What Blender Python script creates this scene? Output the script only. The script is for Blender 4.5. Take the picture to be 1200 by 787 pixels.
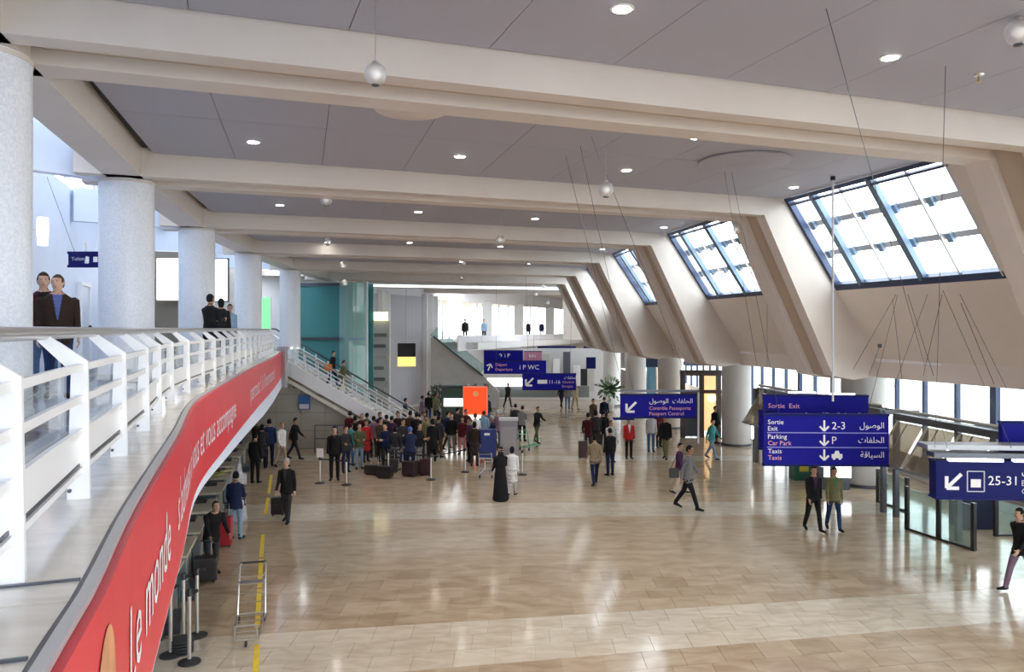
import bpy, bmesh, math, random
from mathutils import Vector, Matrix, kdtree
random.seed(7)
for o in list(bpy.data.objects): bpy.data.objects.remove(o)
SC = bpy.context.scene
COL = SC.collection
# ------------------------------------------------------------------ camera, sky, exposure
F, HZ, CZ = 900.0, 385.0, 5.8          # focal length in px (1200 px frame), horizon row, eye height
cam = bpy.data.objects.new('camera', bpy.data.cameras.new('camera'))
COL.objects.link(cam); SC.camera = cam
cam.location = (0, 0, CZ); cam.rotation_euler = (math.pi/2, 0, 0)
cam.data.sensor_width = 36.0; cam.data.lens = F/1200*36.0
cam.data.shift_y = -(393.5-HZ)/1200.0
cam.data.clip_end = 600; cam.data.clip_start = 0.05
wd = bpy.data.worlds.new('sky'); SC.world = wd; wd.use_nodes = True
bg = wd.node_tree.nodes['Background']
bg.inputs[0].default_value = (0.90, 0.95, 1.0, 1); bg.inputs[1].default_value = 5.0
SC.view_settings.view_transform = 'Standard'; SC.view_settings.look = 'None'
SC.view_settings.gamma = 1.0; SC.view_settings.use_curve_mapping = False
SC.view_settings.exposure = 0.55
try:
    SC.cycles.max_bounces = 10; SC.cycles.diffuse_bounces = 5; SC.cycles.glossy_bounces = 4
    SC.cycles.transparent_max_bounces = 16; SC.cycles.caustics_reflective = False; SC.cycles.caustics_refractive = False
    SC.cycles.sample_clamp_indirect = 6.0
except Exception: pass

# ------------------------------------------------------------------ pixel helpers (measurements taken off the photograph)
def W(px, py, D): return Vector(((px-600)/F*D, D, CZ+(HZ-py)/F*D))
def FL(px, py, z=0.0):
    D = F*(CZ-z)/(py-HZ); return Vector(((px-600)/F*D, D, z))
def CE(px, py, h=3.17):
    D = F*h/(HZ-py); return Vector(((px-600)/F*D, D, CZ+h))

# ------------------------------------------------------------------ materials
MATS = {}
def _new(name):
    m = bpy.data.materials.new(name); m.use_nodes = True; MATS[name] = m
    return m, m.node_tree, m.node_tree.nodes['Principled BSDF']
def setb(b, rough, metal=0.0, spec=0.5):
    b.inputs['Roughness'].default_value = rough; b.inputs['Metallic'].default_value = metal
    b.inputs['Specular IOR Level'].default_value = spec
def mat(name, col, rough=0.5, metal=0.0, spec=0.5, var=0.0, scale=6.0, bump=0.0, stretch=(1,1,1), detail=4.0):
    """plain colour with procedural noise variation and optional fine relief"""
    if name in MATS: return MATS[name]
    m, nt, b = _new(name); setb(b, rough, metal, spec)
    c = (*col, 1)
    b.inputs['Base Color'].default_value = c; m.diffuse_color = c
    if var or bump:
        tc = nt.nodes.new('ShaderNodeNewGeometry'); mp = nt.nodes.new('ShaderNodeMapping')
        mp.inputs['Scale'].default_value = stretch
        nt.links.new(tc.outputs['Position'], mp.inputs[0])
        n = nt.nodes.new('ShaderNodeTexNoise'); n.inputs['Scale'].default_value = scale; n.inputs['Detail'].default_value = detail
        nt.links.new(mp.outputs[0], n.inputs['Vector'])
        if var:
            r = nt.nodes.new('ShaderNodeValToRGB')
            r.color_ramp.elements[0].position = 0.3; r.color_ramp.elements[1].position = 0.7
            r.color_ramp.elements[0].color = (*[max(0, x*(1-var)) for x in col], 1)
            r.color_ramp.elements[1].color = (*[min(1, x*(1+var)) for x in col], 1)
            nt.links.new(n.outputs['Fac'], r.inputs[0]); nt.links.new(r.outputs[0], b.inputs['Base Color'])
        if bump:
            bp = nt.nodes.new('ShaderNodeBump'); bp.inputs['Strength'].default_value = bump; bp.inputs['Distance'].default_value = 0.01
            nt.links.new(n.outputs['Fac'], bp.inputs['Height']); nt.links.new(bp.outputs[0], b.inputs['Normal'])
    return m
def emit(name, col, strength):
    if name in MATS: return MATS[name]
    m, nt, b = _new(name); setb(b, 0.5)
    b.inputs['Base Color'].default_value = (*col, 1)
    b.inputs['Emission Color'].default_value = (*col, 1); b.inputs['Emission Strength'].default_value = strength
    return m
def glass(name, tint=(1,1,1), refl=1.0, haze=0.0, hazecol=(0.8,0.9,0.9)):
    """thin architectural glass: clear transmission, fresnel reflection, optional milky share"""
    if name in MATS: return MATS[name]
    m = bpy.data.materials.new(name); m.use_nodes = True; MATS[name] = m
    nt = m.node_tree; nt.nodes.clear()
    out = nt.nodes.new('ShaderNodeOutputMaterial'); tr = nt.nodes.new('ShaderNodeBsdfTransparent'); tr.inputs[0].default_value = (*tint, 1)
    gl = nt.nodes.new('ShaderNodeBsdfGlossy'); gl.inputs['Roughness'].default_value = 0.03
    lw = nt.nodes.new('ShaderNodeLayerWeight'); pw = nt.nodes.new('ShaderNodeMath'); pw.operation = 'POWER'; pw.inputs[1].default_value = 4.0
    nt.links.new(lw.outputs['Facing'], pw.inputs[0])
    ml = nt.nodes.new('ShaderNodeMath'); ml.operation = 'MULTIPLY_ADD'; ml.inputs[1].default_value = 0.6*refl; ml.inputs[2].default_value = 0.04*refl
    nt.links.new(pw.outputs[0], ml.inputs[0])
    mx = nt.nodes.new('ShaderNodeMixShader'); nt.links.new(ml.outputs[0], mx.inputs[0]); nt.links.new(tr.outputs[0], mx.inputs[1]); nt.links.new(gl.outputs[0], mx.inputs[2])
    last = mx
    if haze:
        df = nt.nodes.new('ShaderNodeBsdfDiffuse'); df.inputs[0].default_value = (*hazecol, 1)
        m2 = nt.nodes.new('ShaderNodeMixShader'); m2.inputs[0].default_value = haze
        nt.links.new(mx.outputs[0], m2.inputs[1]); nt.links.new(df.outputs[0], m2.inputs[2]); last = m2
    nt.links.new(last.outputs[0], out.inputs[0])
    return m
def tilemat(name, c1, c2, rough, scale=1.4, vein=None, rvar=0.05):
    """polished stone: cloudy two-tone noise with a tone of its own for each piece"""
    if name in MATS: return MATS[name]
    m, nt, b = _new(name); setb(b, rough)
    g = nt.nodes.new('ShaderNodeNewGeometry'); mp = nt.nodes.new('ShaderNodeMapping'); mp.inputs['Scale'].default_value = (1, 2.2, 1)
    nt.links.new(g.outputs['Position'], mp.inputs[0])
    n = nt.nodes.new('ShaderNodeTexNoise'); n.inputs['Scale'].default_value = scale; n.inputs['Detail'].default_value = 7; n.inputs['Distortion'].default_value = 0.6
    nt.links.new(mp.outputs[0], n.inputs['Vector'])
    oi = nt.nodes.new('ShaderNodeObjectInfo')
    rnd = nt.nodes.new('ShaderNodeMath'); rnd.operation = 'MULTIPLY_ADD'; rnd.inputs[1].default_value = 0.22; rnd.inputs[2].default_value = -0.11
    nt.links.new(oi.outputs['Random'], rnd.inputs[0])
    ri = nt.nodes.new('ShaderNodeMath'); ri.operation = 'ADD'
    nt.links.new(n.outputs['Fac'], ri.inputs[0]); nt.links.new(rnd.outputs[0], ri.inputs[1])
    r = nt.nodes.new('ShaderNodeValToRGB'); r.color_ramp.elements[0].position = 0.3; r.color_ramp.elements[1].position = 0.72
    r.color_ramp.elements[0].color = (*c1, 1); r.color_ramp.elements[1].color = (*c2, 1)
    nt.links.new(ri.outputs[0], r.inputs[0]); nt.links.new(r.outputs[0], b.inputs['Base Color'])
    rr = nt.nodes.new('ShaderNodeMath'); rr.operation = 'MULTIPLY_ADD'; rr.inputs[1].default_value = rvar*2; rr.inputs[2].default_value = rough-rvar
    nt.links.new(n.outputs['Fac'], rr.inputs[0]); nt.links.new(rr.outputs[0], b.inputs['Roughness'])
    return m
def mosaicmat(name, c1, c2):
    """small glossy mosaic chips on the columns"""
    m, nt, b = _new(name); setb(b, 0.28)
    tc = nt.nodes.new('ShaderNodeTexCoord')
    v = nt.nodes.new('ShaderNodeTexVoronoi'); v.inputs['Scale'].default_value = 48; v.inputs['Randomness'].default_value = 0.35
    nt.links.new(tc.outputs['Object'], v.inputs['Vector'])
    r = nt.nodes.new('ShaderNodeValToRGB'); r.color_ramp.elements[0].color = (*c1, 1); r.color_ramp.elements[1].color = (*c2, 1)
    sp = nt.nodes.new('ShaderNodeSeparateColor'); nt.links.new(v.outputs['Color'], sp.inputs[0])
    nt.links.new(sp.outputs[0], r.inputs[0]); nt.links.new(r.outputs[0], b.inputs['Base Color'])
    bp = nt.nodes.new('ShaderNodeBump'); bp.inputs['Strength'].default_value = 0.35; bp.inputs['Distance'].default_value = 0.01
    nt.links.new(sp.outputs[1], bp.inputs['Height']); nt.links.new(bp.outputs[0], b.inputs['Normal'])
    return m
def linedmat(name, col, col2, period, axis, rough=0.62, bump=0.3):
    """metal ceiling plank: fine parallel grooves"""
    m, nt, b = _new(name); setb(b, rough, 0.0, 0.3)
    g = nt.nodes.new('ShaderNodeNewGeometry'); mp = nt.nodes.new('ShaderNodeMapping'); mp.inputs['Rotation'].default_value = (0, 0, axis)
    nt.links.new(g.outputs['Position'], mp.inputs[0])
    w = nt.nodes.new('ShaderNodeTexWave'); w.bands_direction = 'Y'; w.inputs['Scale'].default_value = 1.0/period; w.inputs['Distortion'].default_value = 0.0
    nt.links.new(mp.outputs[0], w.inputs['Vector'])
    r = nt.nodes.new('ShaderNodeValToRGB'); r.color_ramp.elements[0].color = (*col2, 1); r.color_ramp.elements[1].color = (*col, 1)
    r.color_ramp.elements[0].position = 0.0; r.color_ramp.elements[1].position = 0.25
    nt.links.new(w.outputs['Fac'], r.inputs[0]); nt.links.new(r.outputs[0], b.inputs['Base Color'])
    return m

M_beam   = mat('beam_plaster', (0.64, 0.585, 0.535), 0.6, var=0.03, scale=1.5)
M_channel= mat('channel_shade_plaster', (0.50, 0.41, 0.31), 0.65, var=0.05, scale=1.5)  # beam plaster coloured darker and browner for the shade in the recess
M_ceil   = linedmat('ceiling_metal_plank', (0.405, 0.41, 0.475), (0.345, 0.35, 0.41), 0.12, math.radians(-19.5))
M_dark   = mat('dark_gap', (0.02, 0.02, 0.022), 0.8)
M_wall   = mat('sloped_wall_paint', (0.74, 0.68, 0.61), 0.55, var=0.03, scale=1.2)
M_white  = mat('white_paint', (0.86, 0.86, 0.87), 0.42, var=0.015, scale=3)
M_rail   = mat('rail_white_enamel', (0.90, 0.90, 0.91), 0.3)
M_bluewh = mat('cool_white_paint', (0.70, 0.77, 0.90), 0.5, var=0.02, scale=2)
M_trim   = mat('edge_trim_grey', (0.55, 0.55, 0.56), 0.35, 0.3)
M_steel  = mat('brushed_steel', (0.62, 0.60, 0.58), 0.28, 0.9, var=0.05, scale=30, stretch=(1, 8, 1))
M_dsteel = mat('dark_steel', (0.10, 0.11, 0.13), 0.35, 0.7)
M_navy   = mat('navy_frame', (0.035, 0.06, 0.13), 0.4, 0.2)
M_mull   = mat('blue_grey_mullion', (0.16, 0.24, 0.34), 0.4, 0.2)
M_pale   = mat('pale_bar', (0.62, 0.63, 0.68), 0.5)
M_glass  = glass('clear_glass', (0.97, 0.99, 0.99))
M_teal   = glass('teal_glass', (0.30, 0.58, 0.58), 1.2, 0.62, (0.12, 0.38, 0.40))
M_pgreen = glass('pale_green_glass', (0.6, 0.85, 0.8), 1.2, 0.55, (0.42, 0.62, 0.60))
M_barrier= glass('barrier_glass', (0.80, 0.90, 0.88), 1.0, 0.22, (0.50, 0.62, 0.60))
M_roofgl = glass('roof_glass_dimmed', (0.56, 0.59, 0.64), 1.0)  # tint added to dim the daylight falling on the gallery
M_tan    = tilemat('tan_stone', (0.36, 0.265, 0.175), (0.53, 0.42, 0.30), 0.11)
M_cream  = tilemat('cream_stone', (0.52, 0.44, 0.34), (0.66, 0.59, 0.48), 0.11, scale=2.0)
M_grout  = mat('floor_grout', (0.28, 0.22, 0.16), 0.5)
M_marble = tilemat('marble_ledge', (0.66, 0.61, 0.53), (0.82, 0.78, 0.70), 0.16, scale=2.6)
M_gfloor = tilemat('gallery_stone', (0.34, 0.33, 0.36), (0.46, 0.45, 0.48), 0.12, scale=3)
M_wtile  = mat('wall_tile', (0.50, 0.49, 0.47), 0.4, var=0.06, scale=2)
M_wtile2 = mat('stair_wall_tile', (0.44, 0.41, 0.36), 0.4, var=0.06, scale=2)
M_column = mosaicmat('column_mosaic', (0.68, 0.71, 0.78), (0.80, 0.82, 0.86))
M_gcol   = mat('column_render', (0.50, 0.48, 0.46), 0.5, var=0.04, scale=1.5)
M_red    = mat('banner_red', (0.72, 0.035, 0.055), 0.35, var=0.04, scale=2)
M_ink    = mat('sign_white', (0.92, 0.92, 0.95), 0.4)
M_lilac  = mat('letter_pinkish_white', (0.93, 0.82, 0.90), 0.4)
M_blue   = mat('sign_blue', (0.010, 0.009, 0.27), 0.55, spec=0.12)
M_dblue  = mat('sign_dark_blue', (0.010, 0.014, 0.12), 0.55, spec=0.12)
M_rose   = mat('sign_rose_lettering', (0.85, 0.42, 0.46), 0.4)
M_orange = mat('sign_orange_lettering', (0.85, 0.45, 0.25), 0.4)
M_black  = mat('black_plastic', (0.018, 0.018, 0.02), 0.4)
M_rubber = mat('black_rubber', (0.03, 0.03, 0.032), 0.7)
M_lamp   = emit('downlight_lens', (1.0, 0.97, 0.90), 45.0)
M_litpan = emit('light_box_face', (1.0, 1.0, 1.0), 2.6)
M_warm   = emit('shop_light', (1.0, 0.72, 0.38), 2.0)
M_greenl = emit('green_sign_face', (0.18, 0.85, 0.25), 0.9)
M_ground = mat('outdoor_concrete', (0.62, 0.62, 0.60), 0.9)

# ------------------------------------------------------------------ mesh builder
def chain(o):
    m = Matrix.LocRotScale(o.location, o.rotation_euler, o.scale)
    return chain(o.parent) @ m if o.parent else m
class MB:
    def __init__(s): s.v = []; s.f = []
    def add(s, vs, fs):
        k = len(s.v); s.v += [Vector(p) for p in vs]; s.f += [tuple(i+k for i in f) for f in fs]; return s
    def hexa(s, b, t):       # b,t : four bottom / four top points, same winding
        return s.add(list(b)+list(t), [(3,2,1,0),(4,5,6,7),(0,1,5,4),(1,2,6,5),(2,3,7,6),(3,0,4,7)])
    def box(s, c, d, rz=0.0, M=None):
        x, y, z = d[0]/2, d[1]/2, d[2]/2
        R = (Matrix.Rotation(rz, 3, 'Z') if M is None else M)
        P = [Vector(c)+R@Vector(p) for p in ((-x,-y,-z),(x,-y,-z),(x,y,-z),(-x,y,-z),(-x,-y,z),(x,-y,z),(x,y,z),(-x,y,z))]
        return s.hexa(P[:4], P[4:])
    def prism(s, poly, ext):  # planar polygon extruded by a vector
        n = len(poly); ext = Vector(ext); a = [Vector(p) for p in poly]; b = [p+ext for p in a]
        fs = [tuple(range(n))[::-1], tuple(range(n, 2*n))]+[(i, (i+1) % n, n+(i+1) % n, n+i) for i in range(n)]
        return s.add(a+b, fs)
    def bar(s, p0, p1, w, h, up=(0,0,1)):
        p0 = Vector(p0); p1 = Vector(p1); d = (p1-p0).normalized(); u = Vector(up)
        side = d.cross(u); side = side.normalized() if side.length > 1e-5 else Vector((1,0,0)); u = side.cross(d).normalized()
        q = [(-w/2,-h/2),(w/2,-h/2),(w/2,h/2),(-w/2,h/2)]
        return s.hexa([p0+side*a+u*b for a, b in q], [p1+side*a+u*b for a, b in q])
    def tube(s, path, r, n=8, cap=True):
        path = [Vector(p) for p in path]; rs = r if isinstance(r, (list, tuple)) else [r]*len(path)
        vs, fs = [], []; prev = None
        for i, p in enumerate(path):
            d = (path[min(i+1, len(path)-1)]-path[max(i-1, 0)]).normalized()
            a = prev if prev is not None else (Vector((0,0,1)) if abs(d.z) < 0.9 else Vector((1,0,0)))
            a = (a-d*a.dot(d)); a = a.normalized() if a.length > 1e-6 else d.orthogonal().normalized(); prev = a; b = d.cross(a)
            for k in range(n):
                t = 2*math.pi*k/n; vs.append(p+(a*math.cos(t)+b*math.sin(t))*rs[i])
        for i in range(len(path)-1):
            for k in range(n):
                fs.append((i*n+k, i*n+(k+1) % n, (i+1)*n+(k+1) % n, (i+1)*n+k))
        if cap: fs += [tuple(range(n))[::-1], tuple(range((len(path)-1)*n, len(path)*n))]
        return s.add(vs, fs)
    def lathe(s, prof, c=(0,0,0), n=24):   # prof : (r,z) from bottom to top
        vs, fs = [], []; c = Vector(c)
        for r, z in prof:
            for k in range(n):
                t = 2*math.pi*k/n; vs.append(c+Vector((r*math.cos(t), r*math.sin(t), z)))
        m = len(prof)
        for i in range(m-1):
            for k in range(n): fs.append((i*n+k, i*n+(k+1) % n, (i+1)*n+(k+1) % n, (i+1)*n+k))
        fs += [tuple(range(n))[::-1], tuple(range((m-1)*n, m*n))]
        return s.add(vs, fs)
    def ball(s, c, r, n=16, m=10, sc=(1,1,1)):
        prof = [(r*math.sin(math.pi*i/m), -r*math.cos(math.pi*i/m)) for i in range(m+1)]
        prof[0] = (r*0.02, -r); prof[-1] = (r*0.02, r)
        k = len(s.v); s.lathe(prof, (0,0,0), n)
        for i in range(k, len(s.v)): s.v[i] = Vector(c)+Vector((s.v[i].x*sc[0], s.v[i].y*sc[1], s.v[i].z*sc[2]))
        return s
    def build(s, name, material, parent=None, smooth=False, bevel=0.0):
        me = bpy.data.meshes.new(name)
        vs = s.v
        if parent is not None:
            inv = chain(parent).inverted(); vs = [inv@p for p in vs]
        me.from_pydata([tuple(p) for p in vs], [], s.f); me.validate(); me.update()
        bm = bmesh.new(); bm.from_mesh(me); bmesh.ops.recalc_face_normals(bm, faces=bm.faces)
        if bevel: bmesh.ops.bevel(bm, geom=bm.edges, offset=bevel, segments=2, affect='EDGES', profile=0.7)
        bm.to_mesh(me); bm.free()
        o = bpy.data.objects.new(name, me); COL.objects.link(o)
        me.materials.append(material)
        if smooth:
            for p in me.polygons: p.use_smooth = True
            me.set_sharp_from_angle(angle=math.radians(40))
        if parent is not None: o.parent = parent
        return o
def tag(o, label=None, cat=None, group=None, kind=None):
    if label: o['label'] = label
    if cat: o['category'] = cat
    if group: o['group'] = group
    if kind: o['kind'] = kind
    return o
def empty(name, loc=(0,0,0), rz=0.0):
    o = bpy.data.objects.new(name, None); o.empty_display_size = 0.2
    COL.objects.link(o); o.location = loc; o.rotation_euler = (0, 0, rz); return o
def thing(name, label, cat, loc=(0,0,0), rz=0.0, group=None): return tag(empty(name, loc, rz), label, cat, group)
def struct(o, label=None): return tag(o, label, None, None, 'structure')
def copy_tree(o, parent=None, kids=None):
    c = o.copy(); COL.objects.link(c); c.parent = parent
    for ch in list(o.children): copy_tree(ch, c)
    return c
def lerp(a, b, t): return a+(b-a)*t
# ================================================================== THE HALL
# portals (ceiling beam + sloping rib): left inner corner and right kink of the near edge, on the ceiling plane
ZG = 4.85
ZC, ZB = CZ+3.17, CZ+2.75                # ceiling panels / beam soffits
PL = [(0.6,-6.6),(-2.15,0.3),(-4.73,7.14),(-6.67,13.85),(-8.33,20.8),(-9.27,27.7),(-9.94,35.2),(-10.2,42.5),(-10.1,50.0),(-9.6,57.5)]
PR = [(13.2,-2.0),(10.9,5.0),(8.6,11.9),(6.64,18.77),(5.15,25.6),(4.2,32.3),(3.87,40.2),(3.8,47.6),(5.2,55.2),(8.6,62.8)]
NP = len(PL)
def pframe(i):
    l = Vector((*PL[i], 0)); r = Vector((*PR[i], 0)); u = (r-l); L = u.length; u.normalize(); n = Vector((-u.y, u.x, 0))
    return l, r, u, n, L
BW = 1.3                                   # beam width
# ---- floor: sub-floor with individual tiles
fl = MB().hexa([(-30,-14,-0.3),(15.8,-14,-0.3),(15.8,125,-0.3),(-30,125,-0.3)], [(-30,-14,-0.012),(15.8,-14,-0.012),(15.8,125,-0.012),(-30,125,-0.012)])
floor = struct(fl.build('floor', M_tan), 'polished tan stone floor with cream stripes across the hall')
def rowD(D0, X):
    k = max(0.0, 0.19-0.0138*max(0, D0-13.4)); return D0+k*X
tiles = []
for r in range(-4, 46):
    D0 = 13.35+0.68*r; D1 = D0+0.68
    light = r in (0,1,2,15,16,17,30,31)
    x = -9.5-0.35*(r % 2)-D0*0.12
    while x < 12.9:
        a, b = x+0.004, x+0.716
        q = [(a, rowD(D0, a)+0.004), (b, rowD(D0, b)+0.004), (b, rowD(D1, b)-0.004), (a, rowD(D1, a)-0.004)]
        cx, cy = (a+b)/2, (q[0][1]+q[2][1])/2
        inview = abs(cx/cy) < 0.70 and cy > 11.6
        tiles.append((cy if inview else 999, q, light)); x += 0.72
tiles.sort(key=lambda t: t[0])
for cy, q, light in tiles[:300]:
    MB().hexa([(*p, -0.012) for p in q], [(*p, 0.0) for p in q]).build('floor_tile', M_cream if light else M_tan, floor)
for nm, flag, m in (('cream_floor_tiles', True, M_cream), ('tan_floor_tiles', False, M_tan)):
    mb = MB()
    for cy, q, light in tiles[300:]:
        if light == flag: mb.add([(*p, 0.0) for p in q], [(0,1,2,3)])
    tag(mb.build(nm, m, floor), kind='stuff')
struct(MB().hexa([(-150,-120,-0.6),(150,-120,-0.6),(150,260,-0.6),(-150,260,-0.6)], [(-150,-120,-0.32),(150,-120,-0.32),(150,260,-0.32),(-150,260,-0.32)]).build('ground_outside', M_ground), 'pale concrete apron outside the hall windows')

# ---- ceiling: dark backing, plank panels per bay, portal beams
cl = MB()
for i in range(NP-1):
    l0, r0 = PL[i], PR[i]; l1, r1 = PL[i+1], PR[i+1]
    cl.hexa([(*l0, ZC+0.10), (*r0, ZC+0.10), (*r1, ZC+0.10), (*l1, ZC+0.10)], [(*l0, ZC+0.35), (*r0, ZC+0.35), (*r1, ZC+0.35), (*l1, ZC+0.35)])
ceiling = struct(cl.build('ceiling', M_dark), 'grey metal plank ceiling crossed by deep pale beams')
for i in range(NP-1):
    l, r, u, n, L = pframe(i); l1, r1, u1, n1, L1 = pframe(i+1)
    A = l+n*BW+u*0.02; B = r+n*BW; C = r1; D = l1+u1*0.02           # bay corners
    nc = 9; far = i > 6
    for a in range(2):
        for c in range(nc if not far else 3):
            k = nc if not far else 3
            def P(s, t): return lerp(lerp(A, B, s), lerp(D, C, s), t)
            s0, s1 = c/k, (c+1)/k
            es = 0.0003; t0, t1 = (0.0, 0.5-0.0016) if a == 0 else (0.5+0.0016, 0.993)
            if c == 0: s0 += 0.012
            q = [P(s0+es, t0), P(s1-es, t0), P(s1-es, t1), P(s0+es, t1)]
            MB().hexa([(p.x, p.y, ZC) for p in q], [(p.x, p.y, ZC+0.05) for p in q]).build('ceiling_panel', M_ceil, ceiling)
def portal(i):
    l, r, u, n, L = pframe(i)
    def T(t, z, w): p = l+u*t+n*w; return (p.x, p.y, z)
    k = L
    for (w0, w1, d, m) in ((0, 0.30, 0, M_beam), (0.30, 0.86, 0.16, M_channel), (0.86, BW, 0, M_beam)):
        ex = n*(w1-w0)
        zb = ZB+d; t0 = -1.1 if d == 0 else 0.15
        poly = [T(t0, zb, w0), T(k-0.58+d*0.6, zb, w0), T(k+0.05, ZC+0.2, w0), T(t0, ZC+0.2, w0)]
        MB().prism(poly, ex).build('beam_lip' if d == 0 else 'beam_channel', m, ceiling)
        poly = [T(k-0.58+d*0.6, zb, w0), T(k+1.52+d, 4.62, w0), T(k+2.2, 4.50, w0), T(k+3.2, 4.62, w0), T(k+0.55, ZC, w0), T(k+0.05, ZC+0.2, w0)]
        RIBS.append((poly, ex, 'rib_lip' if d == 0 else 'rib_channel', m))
RIBS = []
for i in range(1, NP): portal(i)
# border strip between beam and planks
# ---- left longitudinal edge beam along the columns
def polyoff(pts, off):
    out = []
    for i, p in enumerate(pts):
        a = Vector((*pts[max(i-1, 0)], 0)); b = Vector((*pts[min(i+1, len(pts)-1)], 0)); d = (b-a).normalized(); n = Vector((-d.y, d.x, 0))
        out.append((p[0]+n.x*off, p[1]+n.y*off))
    return out
ci, co = polyoff(PL, 0.02), polyoff(PL, 0.64)
for i in range(NP-1):
    MB().hexa([(*ci[i], ZB), (*ci[i+1], ZB), (*co[i+1], ZB), (*co[i], ZB)], [(*ci[i], ZC+0.9), (*ci[i+1], ZC+0.9), (*co[i+1], ZC+0.9), (*co[i], ZC+0.9)]).build('edge_beam', M_beam, ceiling)
# ---- right sloping wall with skylights
PROF = [(0.0, ZC), (1.60, 6.795), (2.93, 5.0), (2.93, 4.55)]      # (distance outward along the beam line, height)
def wp(i, t, z, w):
    l, r, u, n, L = pframe(i); p = r+u*t+n*w; return Vector((p.x, p.y, z))
def bay(i, s, v, out=0.0):
    """point on the sloping wall of bay i: s 0 = far portal, 1 = near portal, v along the profile, out = depth behind the face"""
    v = min(v, len(PROF)-1.0); k = min(int(v), len(PROF)-2); f = v-k
    t = lerp(PROF[k][0], PROF[k+1][0], f); z = lerp(PROF[k][1], PROF[k+1][1], f)
    dt, dz = PROF[k+1][0]-PROF[k][0], PROF[k+1][1]-PROF[k][1]; q = math.hypot(dt, dz)
    t2, z2 = t-dz/q*out, z+dt/q*out
    return lerp(wp(i+1, t2, z2, 0.0), wp(i, t2, z2, BW), s)
WT = 0.30
def wslab(mb, i, s0, s1, v0, v1, th=WT, o0=0.0):
    b = [bay(i, s0, v0, o0), bay(i, s1, v0, o0), bay(i, s1, v1-1e-4, o0), bay(i, s0, v1-1e-4, o0)]
    t = [bay(i, s0, v0, o0+th), bay(i, s1, v0, o0+th), bay(i, s1, v1-1e-4, o0+th), bay(i, s0, v1-1e-4, o0+th)]
    mb.hexa(b, t)
SS, V0, V1 = 0.83, 0.015, 1.0
wr = MB()
for i in range(0, NP-1):
    wslab(wr, i, SS, 1.0, 0.0, 1.0)
    wslab(wr, i, 0.0, 1.0, 1.0, 2.0); wslab(wr, i, 0.0, 1.0, 2.0, 3.0)
for i in range(0, NP-1): wr.bar(bay(i, 0.0, 1.99, 0.16), bay(i, 1.0, 1.99, 0.16), 0.24, 0.24)
wall_right = struct(wr.build('wall_right', M_wall), 'pale sloping wall carrying the skylights along the hall')
for poly, ex, nm, m in RIBS: MB().prism(poly, ex).build(nm, m, wall_right)
for i in range(0, NP-1):
    far = i > 5
    w = struct(empty('window_%d' % (i+1), bay(i, SS*0.5, 1.0)), ['sloping skylight over the aisle behind the viewer', 'sloping skylight beside the viewer', 'largest sloping skylight with dark blue frame', 'second sloping skylight with dark blue frame', 'third sloping skylight with dark blue frame', 'fourth narrow sloping skylight', 'fifth sloping skylight', 'sixth sloping skylight', 'farthest sloping skylight'][i])
    FO = 0.02
    def bar(nm, s0, v0, s1, v1, wd_, hh, m, o0=0.0):
        MB().bar(bay(i, s0, v0, o0+hh/2), bay(i, s1, v1, o0+hh/2), wd_, hh, up=(bay(i, .4, .5, 1)-bay(i, .4, .5, 0))).build(nm, m, w)
    bar('frame_bar', 0.006, 0.01, 0.006, 0.995, 0.11, 0.16, M_navy); bar('frame_bar', SS-0.006, 0.01, SS-0.006, 0.995, 0.08, 0.16, M_pale)
    bar('frame_bar', 0.0, 0.02, SS, 0.02, 0.10, 0.16, M_navy); bar('frame_bar', 0.0, 0.985, SS, 0.985, 0.17, 0.16, M_navy)
    ms = (0.163, 0.484)
    for s in ms: bar('mullion', s, 0.02, s, 0.98, 0.15, 0.14, M_mull)
    if not far:
        for s in (0.32, 0.65): bar('glazing_bar', s, 0.02, s, 0.98, 0.035, 0.05, M_pale, 0.05)
        for v in (0.36, 0.68):
            bar('transom', 0.01, v, SS-0.01, v, 0.14, 0.04, M_pale, 0.34)
            for s in (0.02, 0.163, 0.32, 0.484, 0.65, SS-0.02): bar('bracket', s, v-0.04, s, v+0.04, 0.13, 0.10, M_mull, 0.24)
        bar('light_gap_bar', 0.02, 0.075, SS, 0.075, 0.05, 0.10, M_navy)
    ed = [0.01, 0.163, 0.484, SS-0.01]
    for a, b in zip(ed, ed[1:]):
        for c, d in ((0.03, 0.36), (0.36, 0.68), (0.68, 0.97)):
            mb = MB(); wslab(mb, i, a, b, c, d, 0.012, 0.10); mb.build('pane', M_glass, w)
# roof slab above the kink so no sky leaks
MB().hexa([(*PR[0], ZC+0.05)]+[(PR[0][0]+.3, PR[0][1], ZC+0.05), (PR[-1][0]+.3, PR[-1][1], ZC+0.05), (*PR[-1], ZC+0.05)], [(*PR[0], ZC+0.3), (PR[0][0]+.3, PR[0][1], ZC+0.3), (PR[-1][0]+.3, PR[-1][1], ZC+0.3), (*PR[-1], ZC+0.3)]) if False else None

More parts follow.
